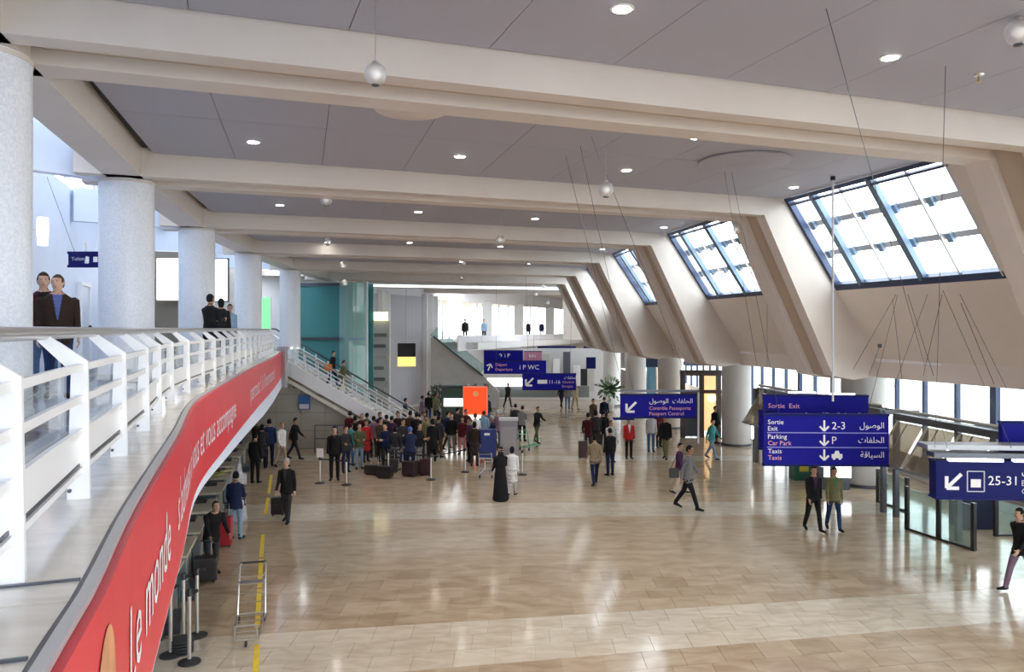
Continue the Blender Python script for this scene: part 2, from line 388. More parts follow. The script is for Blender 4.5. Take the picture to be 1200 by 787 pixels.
# ---- lower ceiling and glazed outer wall beyond the sloping wall
XO = 15.6
lc = MB()
ow = [(wp(i, 2.9, 0, 0).x, wp(i, 2.9, 0, 0).y) for i in range(NP)]
for a, b in zip(ow, ow[1:]): lc.hexa([(a[0], a[1], 4.95), (XO+4, a[1], 4.95), (XO+4, b[1], 4.95), (b[0], b[1], 4.95)], [(a[0], a[1], 5.2), (XO+4, a[1], 5.2), (XO+4, b[1], 5.2), (b[0], b[1], 5.2)])
struct(lc.build('ceiling_aisle', M_white), 'low white ceiling over the side aisle by the windows')
fac = struct(MB().box((XO+0.1, 38, 0.45), (0.25, 62, 0.9)).build('wall_facade', M_wtile), 'low sill wall under the tall side windows')
nmul = 29
for k in range(nmul+1):
    y = 8.0+k*2.1
    MB().box((XO, y, 2.95), (0.16, 0.14 if k % 4 else 0.32, 4.1)).build('mullion', M_navy, fac)
    if k < nmul:
        if k % 2 == 0: MB().box((XO, y+1.05, 4.35), (0.10, 2.1, 0.07)).build('transom', M_dsteel, fac)
        MB().box((XO, y+1.05, 2.95), (0.012, 1.94, 4.0)).build('pane', M_glass, fac)
# round columns of the side aisle
def aisle_col(px, D, dia, m, label):
    x = (px-600)/F*D; r = dia/2
    t = thing('aisle_column', label, 'column', (x, D, 0), 0, 'round columns in front of the side windows')
    MB().lathe([(r, 0), (r, 5.0)], (x, D, 0), 28).build('shaft', m, t, True)
    MB().lathe([(r+0.03, 0), (r+0.03, 0.12)], (x, D, 0), 28).build('base_ring', M_dsteel, t, True)
aisle_col(1012, 28.6, 1.58, M_gcol, 'thick grey round column behind the big three line blue sign')
aisle_col(863, 38.4, 1.42, M_gcol, 'thick grey round column beside the brown framed shop door')
aisle_col(785, 45.0, 1.40, M_gcol, 'grey round column above the right half of the arrow sign')
aisle_col(745, 51.0, 1.38, M_gcol, 'grey round column above the left half of the arrow sign')
aisle_col(717, 58.0, 1.30, M_white, 'white round column at the far end of the side aisle')
# ---- left columns
CLP = [(-5.36, 7.7), (-7.22, 14.4), (-8.74, 21.3), (-9.75, 28.4), (-10.4, 36.0)]
CLB = ['pale mosaic clad round column beside the two men on the gallery', 'thick pale mosaic round column beside the blue gallery door sign',
       'pale mosaic round column behind the couple in black', 'mosaic round column beside the green lit sign', 'mosaic round column beside the teal glass enclosure']
for (x, y), lb in zip(CLP, CLB):
    t = thing('column', lb, 'column', (x, y, ZG), 0, 'round columns along the gallery')
    MB().lathe([(0.475, ZG-0.02), (0.475, ZB)], (x, y, 0), 40).build('shaft', M_column, t, True)
    MB().lathe([(0.49, 4.85), (0.49, 4.97)], (x, y, 0), 40).build('base_ring', M_steel, t, True)
    MB().lathe([(0.485, ZB-0.06), (0.485, ZB-0.01)], (x, y, 0), 40).build('top_ring', M_beam, t, True)
# ---- gallery slab
EK = [(0.3,-0.62),(1.2,-0.95),(2.1,-1.30),(2.8,-1.54),(4.0,-2.0),(7.1,-3.1),(10.0,-4.15),(13.2,-5.0),(20.0,-6.7),(26.0,-8.15),(33.0,-9.95)]
def ex(D):
    for k in range(len(EK)-1):
        if D <= EK[k+1][0] or k == len(EK)-2:
            p0, p1, p2, p3 = EK[max(k-1,0)], EK[k], EK[k+1], EK[min(k+2, len(EK)-1)]
            h = p2[0]-p1[0]; t = (D-p1[0])/h
            m1 = (p2[1]-p0[1])/(p2[0]-p0[0])*h; m2 = (p3[1]-p1[1])/(p3[0]-p1[0])*h if p3 != p1 else 0
            return (2*t**3-3*t*t+1)*p1[1]+(t**3-2*t*t+t)*m1+(-2*t**3+3*t*t)*p2[1]+(t**3-t*t)*m2
def edge(D, off=0.0):
    """gallery edge at depth D, shifted inwards (left) by off"""
    e = 0.05; d = Vector((ex(D+e)-ex(D-e), 2*e, 0)).normalized(); n = Vector((-d.y, d.x, 0))
    return Vector((ex(D), D, 0))+n*off
# arc-length table
DS = [0.6+0.15*k for k in range(int((33.0-0.6)/0.15)+1)]
AL = [0.0]
for a, b in zip(DS, DS[1:]): AL.append(AL[-1]+(edge(b)-edge(a)).length)
def atlen(s):
    s = max(0, min(s, AL[-1]-1e-6)); lo, hi = 0, len(AL)-1
    while hi-lo > 1:
        mid = (lo+hi)//2
        if AL[mid] <= s: lo = mid
        else: hi = mid
    return lerp(DS[lo], DS[hi], (s-AL[lo])/(AL[hi]-AL[lo]))
def lenat(D):
    k = min(max(int((D-0.6)/0.15), 0), len(DS)-2); return lerp(AL[k], AL[k+1], (D-DS[k])/0.15)
WALLP = [(1.0,-13.0),(-2.2,-6.0),(-4.6,0.0),(-7.4,8.0),(-11.0,18.8),(-12.6,23.5),(-14.6,30.0),(-15.4,37.0),(-15.2,46.0)]
def wallx(y):
    for a, b in zip(WALLP, WALLP[1:]):
        if y <= b[1]: return lerp(a[0], b[0], (y-a[1])/(b[1]-a[1]))
    return WALLP[-1][0]

def strip(mb, d0, d1, o0, o1, z0, z1, n):
    for k in range(n):
        a, b = lerp(d0, d1, k/n), lerp(d0, d1, (k+1)/n)
        q = [edge(a, o0), edge(b, o0), edge(b, o1), edge(a, o1)]
        mb.hexa([(p.x, p.y, z0) for p in q], [(p.x, p.y, z1) for p in q])
gf = MB()
ys = [0.6+k*1.8 for k in range(19)]
for a, b in zip(ys, ys[1:]):
    pa, pb = edge(a, 0.0), edge(b, 0.0)
    gf.hexa([(pa.x, pa.y, 3.73), (pb.x, pb.y, 3.73), (wallx(b), b, 3.73), (wallx(a), a, 3.73)], [(pa.x, pa.y, ZG-0.03), (pb.x, pb.y, ZG-0.03), (wallx(b), b, ZG-0.03), (wallx(a), a, ZG-0.03)])
gf.hexa([(-6,-13,3.9),(6,-13,3.9),(6,0.6,3.9),(-6,0.6,3.9)], [(-6,-13,ZG-0.03),(6,-13,ZG-0.03),(6,0.6,ZG-0.03),(-6,0.6,ZG-0.03)])
pa = edge(33.0)
gf.hexa([(pa.x, 33, 3.4), (-10.9, 36.8, 3.4), (wallx(36.8), 36.8, 3.4), (wallx(33), 33, 3.4)], [(pa.x, 33, ZG-0.03), (-10.9, 36.8, ZG-0.03), (wallx(36.8), 36.8, ZG-0.03), (wallx(33), 33, ZG-0.03)])
gf.hexa([(-12.0, 36.8, 4.2), (-12.0, 39.0, 4.2), (wallx(39), 39, 4.2), (wallx(36.8), 36.8, 4.2)], [(-12.0, 36.8, ZG-0.03), (-12.0, 39.0, ZG-0.03), (wallx(39), 39, ZG-0.03), (wallx(36.8), 36.8, ZG-0.03)])
gf.box((pa.x+0.05, 33.1, 4.15), (0.36, 0.36, 1.75))
gal = struct(gf.build('floor_gallery', M_gfloor), 'raised gallery floor of dark grey stone behind the white railing')
# marble ledge stones, metal joint strips, edge trim
s = 0.0
cuts = []
while s < AL[-1]-0.2: cuts.append(s); s += 1.12
cuts.append(AL[-1])
for a, b in zip(cuts, cuts[1:]):
    mb = MB(); strip(mb, atlen(a+0.006), atlen(b-0.006), 0.048, 0.95, ZG-0.03, ZG, 3); mb.build('ledge_stone', M_marble, gal)
for a in (lenat(2.22), lenat(2.92)):
    D = atlen(a); p, q = edge(D, 0.05), edge(D, 0.62)
    MB().bar((p.x, p.y, ZG+0.004), (q.x, q.y, ZG+0.004), 0.016, 0.010).build('joint_strip', M_dsteel, gal)
mb = MB(); strip(mb, 0.6, 33.0, -0.016, 0.028, ZG-0.022, ZG+0.006, 90); mb.build('edge_trim', M_trim, gal)
mb = MB(); strip(mb, 0.6, 33.0, 0.030, 0.046, ZG-0.02, ZG+0.002, 90); mb.build('trim_groove', M_dsteel, gal)
mb = MB()
for q in range(54):
    a, b = 0.6+q*0.6, 0.6+(q+1)*0.6; za, zb = [3.72-0.03-0.40*min(1, max(0, (v-7)/15)) for v in (a, b)]
    A0, A1, B0, B1 = edge(a, -0.045), edge(a, 0.3), edge(b, -0.045), edge(b, 0.3)
    mb.hexa([(A0.x, A0.y, za), (B0.x, B0.y, zb), (B1.x, B1.y, zb), (A1.x, A1.y, za)], [(A0.x, A0.y, 3.72), (B0.x, B0.y, 3.72), (B1.x, B1.y, 3.72), (A1.x, A1.y, 3.72)])
mb.build('lower_fascia', M_bluewh, gal)
# ---- red banner on the gallery edge with its lettering
ban = thing('banner', 'long red banner with white lettering along the gallery edge', 'banner', edge(3.0)+Vector((0, 0, 3.72)))
mb = MB(); strip(mb, 0.7, 32.9, -0.05, -0.012, 3.72, ZG-0.024, 110); mb.build('cloth', M_red, ban)
def textmesh(body, size=1.0, res=3):
    cu = bpy.data.curves.new('t', 'FONT'); cu.body = body; cu.size = size; cu.resolution_u = res; cu.fill_mode = 'FRONT'
    o = bpy.data.objects.new('t', cu); COL.objects.link(o)
    dg = bpy.context.evaluated_depsgraph_get(); me = bpy.data.meshes.new_from_object(o.evaluated_get(dg))
    bpy.data.objects.remove(o); bpy.data.curves.remove(cu); return me
def bannertext(body, size, s0, z0, stretch=1.0, material=None):
    """each letter of the banner is a piece of its own, bent along the gallery edge"""
    inv = chain(ban).inverted(); x0 = 0.0
    for k, ch in enumerate(body):
        full = textmesh(body[:k+1]+'|', size, 2); xe = max(v.co.x for v in full.vertices); bpy.data.meshes.remove(full)
        if ch != ' ':
            me = textmesh(ch, size, 2)
            bm = bmesh.new(); bm.from_mesh(me); bmesh.ops.triangulate(bm, faces=bm.faces)
            for v in bm.verts:
                p = edge(atlen(s0+(x0+v.co.x)*stretch), -0.056); v.co = inv@Vector((p.x, p.y, z0+v.co.y))
            bm.to_mesh(me); bm.free(); me.materials.append(material or M_ink)
            o = bpy.data.objects.new('letter', me); COL.objects.link(o); o.parent = ban
        bar_w = 0.0
        x0 = xe-BARW*size
_m = textmesh('|', 1.0, 2); BARW = max(v.co.x for v in _m.vertices)
bannertext('Le monde', 0.60, lenat(3.55), 4.07)
bannertext("s'adresse \u00e0 vous et vous accompagne", 0.60, lenat(6.5), 4.07, 1.0, M_lilac)
bannertext("partout ! \u00e0 l'international", 0.62, lenat(18.2), 4.07, 1.45, M_lilac)
# printed peach shape on the banner (rounded finger-like tip)
mb = MB(); ring = []
for k in range(24):
    t = math.pi*k/23; ring.append((2.84+0.21*math.cos(t), 4.42+0.27*math.sin(t)))
ring += [(2.60, 3.74), (3.10, 3.74)]
mb.add([(edge(D, -0.054).x, edge(D, -0.054).y, z) for D, z in ring], [tuple(range(len(ring)))]); mb.build('printed_shape', mat('banner_peach', (0.80, 0.36, 0.17), 0.4, var=0.25, scale=3), ban)

# ---- railing
rl = thing('gallery_railing', 'white steel gallery railing with slanted post heads and steel handrail', 'railing', edge(3.0, 0.3)+Vector((0, 0, ZG)))
R0, R1, RH = 0.24, 0.47, 0.95
pd = []
sp = lenat(2.98)
L0 = sp-1.52*1
k = 0
while L0+1.52*k < AL[-1]-0.2: pd.append(atlen(L0+1.52*k)); k += 1
mb = MB()
path = [edge(lerp(0.7, 33.0, q/90), R1)+Vector((0, 0, ZG+RH-0.025)) for q in range(91)]
MB().tube(path, 0.036, 12).build('handrail', M_steel, rl, True)
def post(D):
    e = 0.05; d = Vector((ex(D+e)-ex(D-e), 2*e, 0)).normalized(); n = Vector((-d.y, d.x, 0))
    o = edge(D, 0); mb = MB(); th = 0.035
    def P(off, z): p = o+n*off-d*th/2; return Vector((p.x, p.y, ZG+z))
    mb.prism([P(R0, 0.0), P(R0+0.115, 0.0), P(R0+0.095, 0.71), P(R1+0.03, 0.885), P(R1-0.02, 0.915), P(R0+0.012, 0.77)], d*th)
    po = mb.build('post', M_rail, rl)
    for z in (0.05, 0.13):
        c = o+n*(R0+0.10)-d*(th/2+0.004); MB().tube([(c.x, c.y, ZG+z), (c.x-d.x*0.012, c.y-d.y*0.012, ZG+z)], 0.011, 8).build('bolt', M_dsteel, po)
for D in pd: post(D)
for a, b in zip(pd, pd[1:]):
    n = 2
    for z, h in ((0.735, 0.03), (0.56, 0.03), (0.375, 0.03)):
        pp = [edge(lerp(a, b, q/2), R0+0.045)+Vector((0, 0, ZG+z)) for q in range(3)]
        for p, q in zip(pp, pp[1:]): MB().bar(p, q, 0.025, 0.042).build('rail_bar', M_rail, rl)
    p, q = edge(a, R0+0.06)+Vector((0, 0, ZG+0.285)), edge(b, R0+0.06)+Vector((0, 0, ZG+0.285))
    MB().bar(p, q, 0.012, 0.17).build('kick_panel', M_rail, rl)
    p.z = q.z = ZG+0.19; MB().bar(p, q, 0.02, 0.016).build('kick_shadow_gap', M_dsteel, rl)
    p.z = q.z = ZG+0.165; MB().bar(p, q, 0.05, 0.03).build('bottom_rail', M_rail, rl)
    p, q = edge(a, R0+0.11)+Vector((0, 0, ZG+0.55)), edge(b, R0+0.11)+Vector((0, 0, ZG+0.55))
    MB().bar(p+(q-p)*0.06, q-(q-p)*0.06, 0.010, 0.36).build('glass_pane', M_glass, rl)

# ---- gallery back wall, clerestory glazing and glazed roof above the gallery
wl = MB()
for a, b in zip(WALLP, WALLP[1:]):
    m1 = M_bluewh
    wl.hexa([(*a, 0), (*b, 0), (b[0]-0.3, b[1], 0), (a[0]-0.3, a[1], 0)], [(*a, 9.4), (*b, 9.4), (b[0]-0.3, b[1], 9.4), (a[0]-0.3, a[1], 9.4)])
wall_left = struct(wl.build('wall_left', M_bluewh), 'cool white gallery back wall')
# tile cladding of the far stretch of the wall
def onwall(y, z, off=0.02): return Vector((wallx(y)+off, y, z))
yy = 26.0
while yy < 45.9:
    y1 = min(yy+1.55, 46.0)
    z = ZG
    for zz in range(4):
        z0 = ZG+zz*1.13; z1 = z0+1.12
        q = [onwall(yy+0.012, z0), onwall(y1-0.012, z0), onwall(y1-0.012, z1), onwall(yy+0.012, z1)]
        MB().prism(q, (0.05, 0.015, 0)).build('wall_tile', M_wtile, wall_left)
    yy = y1
MB().bar(onwall(20, 9.42, 0.1), onwall(46, 9.42, 0.1), 0.3, 0.1).build('wall_coping', M_dsteel, wall_left)
# outer clerestory: bright panes standing over the wall and glazed roof back to the edge beam
win = struct(empty('window_20', (-8, 14, 9.4)), 'glazed roof strip over the gallery')
gy = [-6.0+k*3.6 for k in range(15)]
def cox(y):
    for (x0, y0), (x1, y1) in zip(co, co[1:]):
        if y <= y1: return lerp(x0, x1, (y-y0)/(y1-y0))
    return co[-1][0]
for k, (a, b) in enumerate(zip(gy, gy[1:])):
    q = [(wallx(a)-0.1, a, 10.3), (wallx(b)-0.1, b, 10.3), (cox(b), b, 9.85), (cox(a), a, 9.85)]
    MB().hexa(q, [(x, y, z+0.012) for x, y, z in q]).build('roof_pane', M_roofgl, win)
    MB().bar((wallx(a)-0.1, a, 10.24), (cox(a), a, 9.79), 0.14, 0.16).build('rafter', M_white, win)
    MB().bar((wallx(a), a, 9.9), (wallx(b), b, 9.9), 0.01, 0.8).build('clerestory_pane', M_roofgl, win)
    MB().bar((wallx(a), a, 9.45), (wallx(a), a, 10.3), 0.1, 0.1, up=(0,1,0)).build('clerestory_post', M_white, win)
# transverse white tie walls above column heads (seen between beam and wall)
for (x, y) in CLP[:]:
    l = Vector((x-0.3, y-0.05, 0)); r = Vector((wallx(y-1.6)+0.05, y-1.6, 0))
    MB().bar((l.x, l.y, 8.98), (r.x, r.y, 8.98), 0.25, 0.85).build('tie_beam', M_bluewh, ceiling)
# door, sign, wall lamp, ceiling beam stub on the near gallery wall
def wdir(y): return math.atan2(wallx(y+0.5)-wallx(y-0.5), 1.0)
def wallbox(y, z, w, h, d, off): 
    a, b = onwall(y-w/2, z, off), onwall(y+w/2, z, off)
    return MB().bar(a, b, d, h)
door = struct(empty('door_1', onwall(21.0, ZG)), 'pale door in the gallery back wall')
wallbox(21.0, ZG+1.05, 1.0, 2.1, 0.06, 0.05).build('door_leaf', mat('door_paint', (0.66, 0.74, 0.84), 0.4), door)
for z, w, h in ((2.16, 1.2, 0.1),): wallbox(21.0, ZG+z, w, h, 0.12, 0.06).build('door_frame', M_white, door)
for dy in (-0.55, 0.55): wallbox(21.0+dy, ZG+1.07, 0.1, 2.14, 0.12, 0.06).build('door_frame', M_white, door)
MB().ball(onwall(21.4, ZG+1.0, 0.13), 0.05).build('door_knob', M_black, door, True)

# ---- stair from the gallery end down to the hall floor
YS = 37.0
SX0, SX1 = -12.0, -3.7
st = thing('staircase', 'white sided staircase going down from the gallery end to the hall', 'staircase', (-7, YS, 0))
NS = 28; run = (SX1-SX0)/NS; rise = ZG/NS
for k in range(NS):
    x = SX0+k*run; z = ZG-k*rise
    MB().hexa([(x, YS, z-rise-0.12), (x+run, YS, z-rise*2-0.12), (x+run, YS+1.9, z-rise*2-0.12), (x, YS+1.9, z-rise-0.12)], [(x, YS, z-rise), (x+run+0.02, YS, z-rise), (x+run+0.02, YS+1.9, z-rise), (x, YS+1.9, z-rise)]).build('step', M_marble, st)
def sline(x, dz): return (ZG-(x-SX0)/(SX1-SX0)*ZG)+dz
for y, mm in ((YS-0.06, M_white), (YS+1.96, M_white)):
    MB().prism([(SX0-0.4, y, ZG-0.62), (SX0, y, ZG-0.62), (SX1-0.85, y, 0), (SX1+0.25, y, 0), (SX0, y, ZG+0.10), (SX0-0.4, y, ZG+0.10)], (0, 0.08, 0)).build('stringer', mm, st)
    for k in range(14):
        x = SX0+0.2+k*(SX1-SX0-0.3)/13
        MB().bar((x, y+0.04, sline(x, 0.0)), (x, y+0.04, sline(x, 0.86)), 0.05, 0.03, up=(0,1,0)).build('baluster_post', M_rail, st)
    for dz in (0.28, 0.48, 0.68): MB().bar((SX0, y+0.04, sline(SX0, dz)), (SX1, y+0.04, sline(SX1, dz)), 0.03, 0.045).build('balustrade_bar', M_rail, st)
    MB().bar((SX0, y+0.04, sline(SX0, 0.5)), (SX1, y+0.04, sline(SX1, 0.5)), 0.012, 0.5).build('glass_infill', M_glass, st)
    MB().tube([(SX0-0.3, y+0.04, ZG+0.95), (SX0, y+0.04, sline(SX0, 0.93)), (SX1, y+0.04, sline(SX1, 0.93)), (SX1+0.3, y+0.04, 0.93)], 0.04, 8).build('handrail', M_dsteel if y > YS else M_steel, st, True)

MB().bar((SX0-0.2, YS-0.1, ZG-0.72), (SX1-1.2, YS-0.1, -0.05), 0.10, 0.16).build('lower_band', M_marble, st)
# stone wall panels under the stair
sw = MB().prism([(SX0-4.2, YS+0.1, 0), (SX1-0.9, YS+0.1, 0), (SX0, YS+0.1, ZG-0.65), (SX0-4.2, YS+0.1, ZG-0.65)], (0, 0.25, 0))
swall = struct(sw.build('wall_stair', M_grout), 'grey stone tile wall under the staircase')
x = SX0-4.1
while x < SX1-1.6:
    z = 0.0
    while z < ZG-0.7:
        x1, z1 = x+1.18, z+0.88
        top = lambda xx: ZG-0.72 if xx < SX0 else ZG-0.72-(xx-SX0)*(ZG-0.72)/(SX1-0.95-SX0)
        ta, tb = min(z1, top(x)), min(z1, top(x1))
        if ta > z+0.05:
            tb = max(tb, z+0.01)
            MB().prism([(x+0.012, YS+0.08, z+0.012), (x1-0.012, YS+0.08, z+0.012), (x1-0.012, YS+0.08, max(tb-0.012, z+0.02)), (x+0.012, YS+0.08, ta-0.012)], (0, 0.03, 0)).build('wall_tile', M_wtile2, swall)
        z = z1
    x = x1
MB().box((-10.45, YS+0.06, 3.05), (0.16, 0.1, 0.16)).build('alarm_bell', M_black, swall)

# ---- teal glass enclosure behind the stairs
tg = thing('glass_enclosure', 'tall teal glass enclosure with dark bands behind the staircase', 'glass enclosure', (-9, 43, 0))
X0, X1 = W(350, 0, 42).x, W(398, 0, 42).x
MB().box(((X0+X1)/2, 42, 4.2), (X1-X0, 0.06, 8.2)).build('teal_pane', M_teal, tg)
for z in (8.2, 5.25): MB().box(((X0+X1)/2, 41.95, z), (X1-X0, 0.12, 0.16)).build('band', M_dsteel, tg)
cv = []
Xc = W(432, 0, 43).x
for k in range(9):
    a = k/8; x = lerp(X1, Xc, a); y = 42-0.9*math.sin(math.pi*a)
    cv.append((x, y))
for k in range(8):
    a, b = cv[k], cv[k+1]
    MB().bar((a[0], a[1], 4.2), (b[0], b[1], 4.2), 0.05, 8.2).build('curved_pane', M_pgreen, tg)
    if k not in (2, 3): MB().bar((a[0], a[1]-0.05, 5.25), (b[0], b[1]-0.05, 5.25), 0.08, 0.14).build('band', M_mull, tg)
MB().box((Xc, 42.2, 4.2), (0.2, 0.2, 8.4)).build('corner_post', M_white, tg)
MB().box(((X0+Xc)/2, 44.5, 4.2), (Xc-X0, 0.1, 8.4)).build('back_panel', M_teal, tg)

# ---- far end: panelled wall with white fins, window wall, balcony bridge
P1, P2, P3 = Vector((W(433,0,50).x-1.0, 50, 0)), Vector((W(510,0,60).x, 60, 0)), Vector((W(712,0,112).x, 112, 0))
fw = MB()
fw.hexa([P1, P2, P2+Vector((0,.3,0)), P1+Vector((0,.3,0))], [p+Vector((0,0,9.2)) for p in (P1, P2, P2+Vector((0,.3,0)), P1+Vector((0,.3,0)))])
fw.hexa([P2, P3, P3+Vector((0,.3,0)), P2+Vector((0,.3,0))], [p+Vector((0,0,5.0)) for p in (P2, P3, P3+Vector((0,.3,0)), P2+Vector((0,.3,0)))])
fw.hexa([p+Vector((0,0,8.1)) for p in (P2, P3, P3+Vector((0,.3,0)), P2+Vector((0,.3,0)))], [p+Vector((0,0,9.4)) for p in (P2, P3, P3+Vector((0,.3,0)), P2+Vector((0,.3,0)))])
fw.hexa([P3, P3+Vector((6,0,0)), P3+Vector((6,.3,0)), P3+Vector((0,.3,0))], [p+Vector((0,0,9.2)) for p in (P3, P3+Vector((6,0,0)), P3+Vector((6,.3,0)), P3+Vector((0,.3,0)))])
fw.hexa([(-15.4,46,0),(P1.x,50,0),(P1.x,50.3,0),(-15.4,46.3,0)], [(-15.4,46,9.4),(P1.x,50,9.4),(P1.x,50.3,9.4),(-15.4,46.3,9.4)])
wall_far = struct(fw.build('wall_far', mat('far_wall_paint', (0.80, 0.80, 0.83), 0.5)), 'far end wall of grey panels and a row of bright windows')
for k, t in enumerate((0.30, 0.36, 0.86, 0.93)):
    p = lerp(P1, P2, t); MB().box((p.x, p.y-0.25, 4.2), (0.5 if k % 2 else 0.34, 0.7, 8.4)).build('white_fin', M_white, wall_far)
mcurt = linedmat('grey_curtain', (0.56, 0.56, 0.61), (0.34, 0.34, 0.40), 0.5, 0.3)
for t0, t1 in ((0.02, 0.27), (0.40, 0.83)):
    a, b = lerp(P1, P2, t0), lerp(P1, P2, t1)
    MB().bar((a.x, a.y-0.12, 4.2), (b.x, b.y-0.12, 4.2), 0.06, 8.0).build('curtain_panel', mcurt, wall_far)
bounds = [508, 536, 571, 608, 644, 678, 702]
d23 = (P3-P2)
def onfar(px):   # intersection of the view line at column px with the far wall
    q = (px-600)/F; t = (q*P2.y-P2.x)/(d23.x-q*d23.y); return P2+d23*t
for k, px in enumerate(bounds):
    p = onfar(px); MB().box((p.x, p.y-0.4, 6.6), (0.45+0.006*p.y, 0.5, 3.4)).build('white_pier', M_white if k < 2 else mat('far_pier_grey', (0.62, 0.63, 0.64), 0.5), wall_far)
for k, (a, b) in enumerate(zip(bounds, bounds[1:])):
    w = struct(empty('window_%d' % (30+k), onfar((a+b)/2)+Vector((0, 0, 5))), 'tall bright window of the far end wall')
    pa, pb = onfar(a+2), onfar(b-2)
    for c in range(3):
        p, q = lerp(pa, pb, c/3), lerp(pa, pb, (c+1)/3)
        MB().bar((p.x, p.y+0.1, 6.55), (q.x, q.y+0.1, 6.55), 0.02, 3.1).build('pane', M_glass, w)
        if c: MB().box((p.x, p.y, 6.55), (0.12, 0.12, 3.1)).build('mullion', M_pale, w)
# far balcony bridge with parapet
b0, b1 = W(538, 0, 56), W(700, 0, 92)
brd = struct(MB().bar((b0.x, b0.y, 4.55), (b1.x, b1.y, 4.55), 3.0, 0.5).build('floor_bridge', M_white), 'white balcony bridge at the far end')
nb = 9
for k in range(nb):
    p, q = lerp(b0, b1, k/nb), lerp(b0, b1, (k+0.96)/nb)
    MB().bar((p.x, p.y-1.6, 4.75), (q.x, q.y-1.6, 4.75), 0.08, 1.1).build('parapet_panel', mat('parapet_white', (0.84, 0.83, 0.87), 0.35), brd)
# far stair descending from the bridge
fs = thing('far_staircase', 'grey staircase with dark handrail going down below the far bright windows', 'staircase', (-3, 55, 0))
a, b = W(508, 390, 56), W(566, 436, 56)
MB().prism([(a.x-0.2, 56, 0), (b.x+1.2, 56, 0), (b.x+1.2, 56, 1.2), (b.x, 56, b.z-0.25), (a.x, 56, a.z-0.3), (a.x-0.2, 56, a.z-0.3)], (0, 0.2, 0)).build('side_wall', M_wtile, fs)
MB().bar((a.x, 55.9, a.z-0.25), (b.x, 55.9, b.z-0.25), 0.1, 0.12).build('handrail', M_dsteel, fs)
MB().bar((a.x, 55.95, a.z+0.15), (b.x, 55.95, b.z+0.15), 0.04, 0.75).build('glass_balustrade', M_barrier, fs)
for k in range(14):
    x = lerp(a.x, b.x+1.0, k/14); z = lerp(a.z-1.2, 0.2, k/14)
    MB().box((x, 57.2, z), (0.36, 2.0, 0.12)).build('step', M_marble, fs)
# far ceiling and bright transverse slot, beyond the last portals
fc = MB().hexa([(-16,63.5,9.3),(16,63.5,9.3),(22,125,9.3),(-16,125,9.3)], [(-16,63.5,9.5),(16,63.5,9.5),(22,125,9.5),(-16,125,9.5)])
struct(fc.build('ceiling_far', M_beam), 'pale ceiling over the far end of the hall')
struct(MB().hexa([(-16,45.9,8.97),(-9.9,45.9,8.97),(-9.5,64,8.97),(-16,64,8.97)], [(-16,45.9,9.3),(-9.9,45.9,9.3),(-9.5,64,9.3),(-16,64,9.3)]).build('ceiling_side', M_beam), 'pale ceiling over the glass enclosure')
# hall end behind the viewer: solid wall with big windows
bk = struct(MB().box((3,-13,2.3),(30,0.3,4.6)).box((3,-13,8.9),(30,0.3,0.8)).build('wall_back', M_wall), 'end wall behind the viewer')
for k in range(9): MB().box((-10+k*3.3,-13,6.6),(0.3,0.3,4.0)).build('mullion', M_navy, bk)
for k in range(8): MB().box((-8.35+k*3.3,-13,6.6),(3.0,0.015,4.0)).build('pane', M_glass, bk)

fr = struct(MB().hexa([(13.0,69,0),(13.3,69,0),(P3.x+6,112,0),(P3.x+5.7,112,0)],[(13.0,69,9.4),(13.3,69,9.4),(P3.x+6,112,9.4),(P3.x+5.7,112,9.4)]).build('wall_far_right', M_wall), 'plain unseen far right wall against side daylight')  # unseen wall, put in to keep side daylight off the far floor
struct(MB().hexa([(4.2,62.9,4.9),(13.3,62.9,4.9),(13.3,63.2,4.9),(4.2,63.2,4.9)],[(4.2,62.9,9.4),(13.3,62.9,9.4),(13.3,63.2,9.4),(4.2,63.2,9.4)]).build('wall_far_upper', M_wall), 'plain wall above the far aisle')
# ================================================================== LAMPS AND THINGS HANGING FROM THE CEILING
def downlight(px, py, label, r=0.095, h=3.17):
    p = CE(px, py, h)
    t = thing('downlight', label, 'ceiling light', p, 0, 'recessed downlights in the plank ceiling')
    MB().lathe([(r, -0.012), (r*1.3, -0.006), (r*1.3, 0.02)], p, 20).build('trim_ring', M_white, t, True)
    MB().lathe([(r*0.8, -0.018), (r*0.98, -0.013), (r*0.98, 0.0)], p, 20).build('lens', M_lamp, t, True)
    li = bpy.data.lights.new('downlight_beam', 'SPOT'); li.energy = 160; li.spot_size = math.radians(95); li.spot_blend = 0.7; li.color = (1.0, 0.93, 0.82); li.shadow_soft_size = 0.1
    lo = bpy.data.objects.new('downlight_beam', li); COL.objects.link(lo); lo.parent = t; lo.location = (0, 0, -0.07)
DLS = [('in the bay nearest the viewer', ((729, 10, 'midway along the beam'), (1043, 67, 'beside the rod by the big skylight'))),
 ('in the bay of the largest skylight', ((283, 107, 'front row by the gallery edge'), (584, 135, 'front row in the middle'), (297, 166, 'rear row by the gallery edge'), (539, 183, 'rear row left of the middle'), (734, 199, 'rear row right of the middle'), (816, 161, 'front row by the grey air disc'), (930, 219, 'rear row by the skylight'))),
 ('in the bay of the second skylight', ((328, 240, 'by the gallery edge'), (490, 248, 'left of the middle'), (627, 256, 'right of the middle'), (778, 266, 'by the skylight'))),
 ('in the bay of the third skylight', ((384, 283.5, 'by the gallery edge'), (480, 284, 'left of the middle'), (586, 288.5, 'right of the middle'), (706, 291.5, 'by the skylight'))),
 ('in the bay of the fourth skylight', ((395, 300, 'by the gallery edge'), (541, 306.3, 'in the middle'), (620, 308.3, 'by the skylight'))),
 ('in the farthest bays', ((510, 318, 'left of the middle'), (578, 319.5, 'right of the middle')))]
for bayn, lst in DLS:
    for px, py, wh in lst: downlight(px, py, 'round downlight %s, %s' % (bayn, wh))
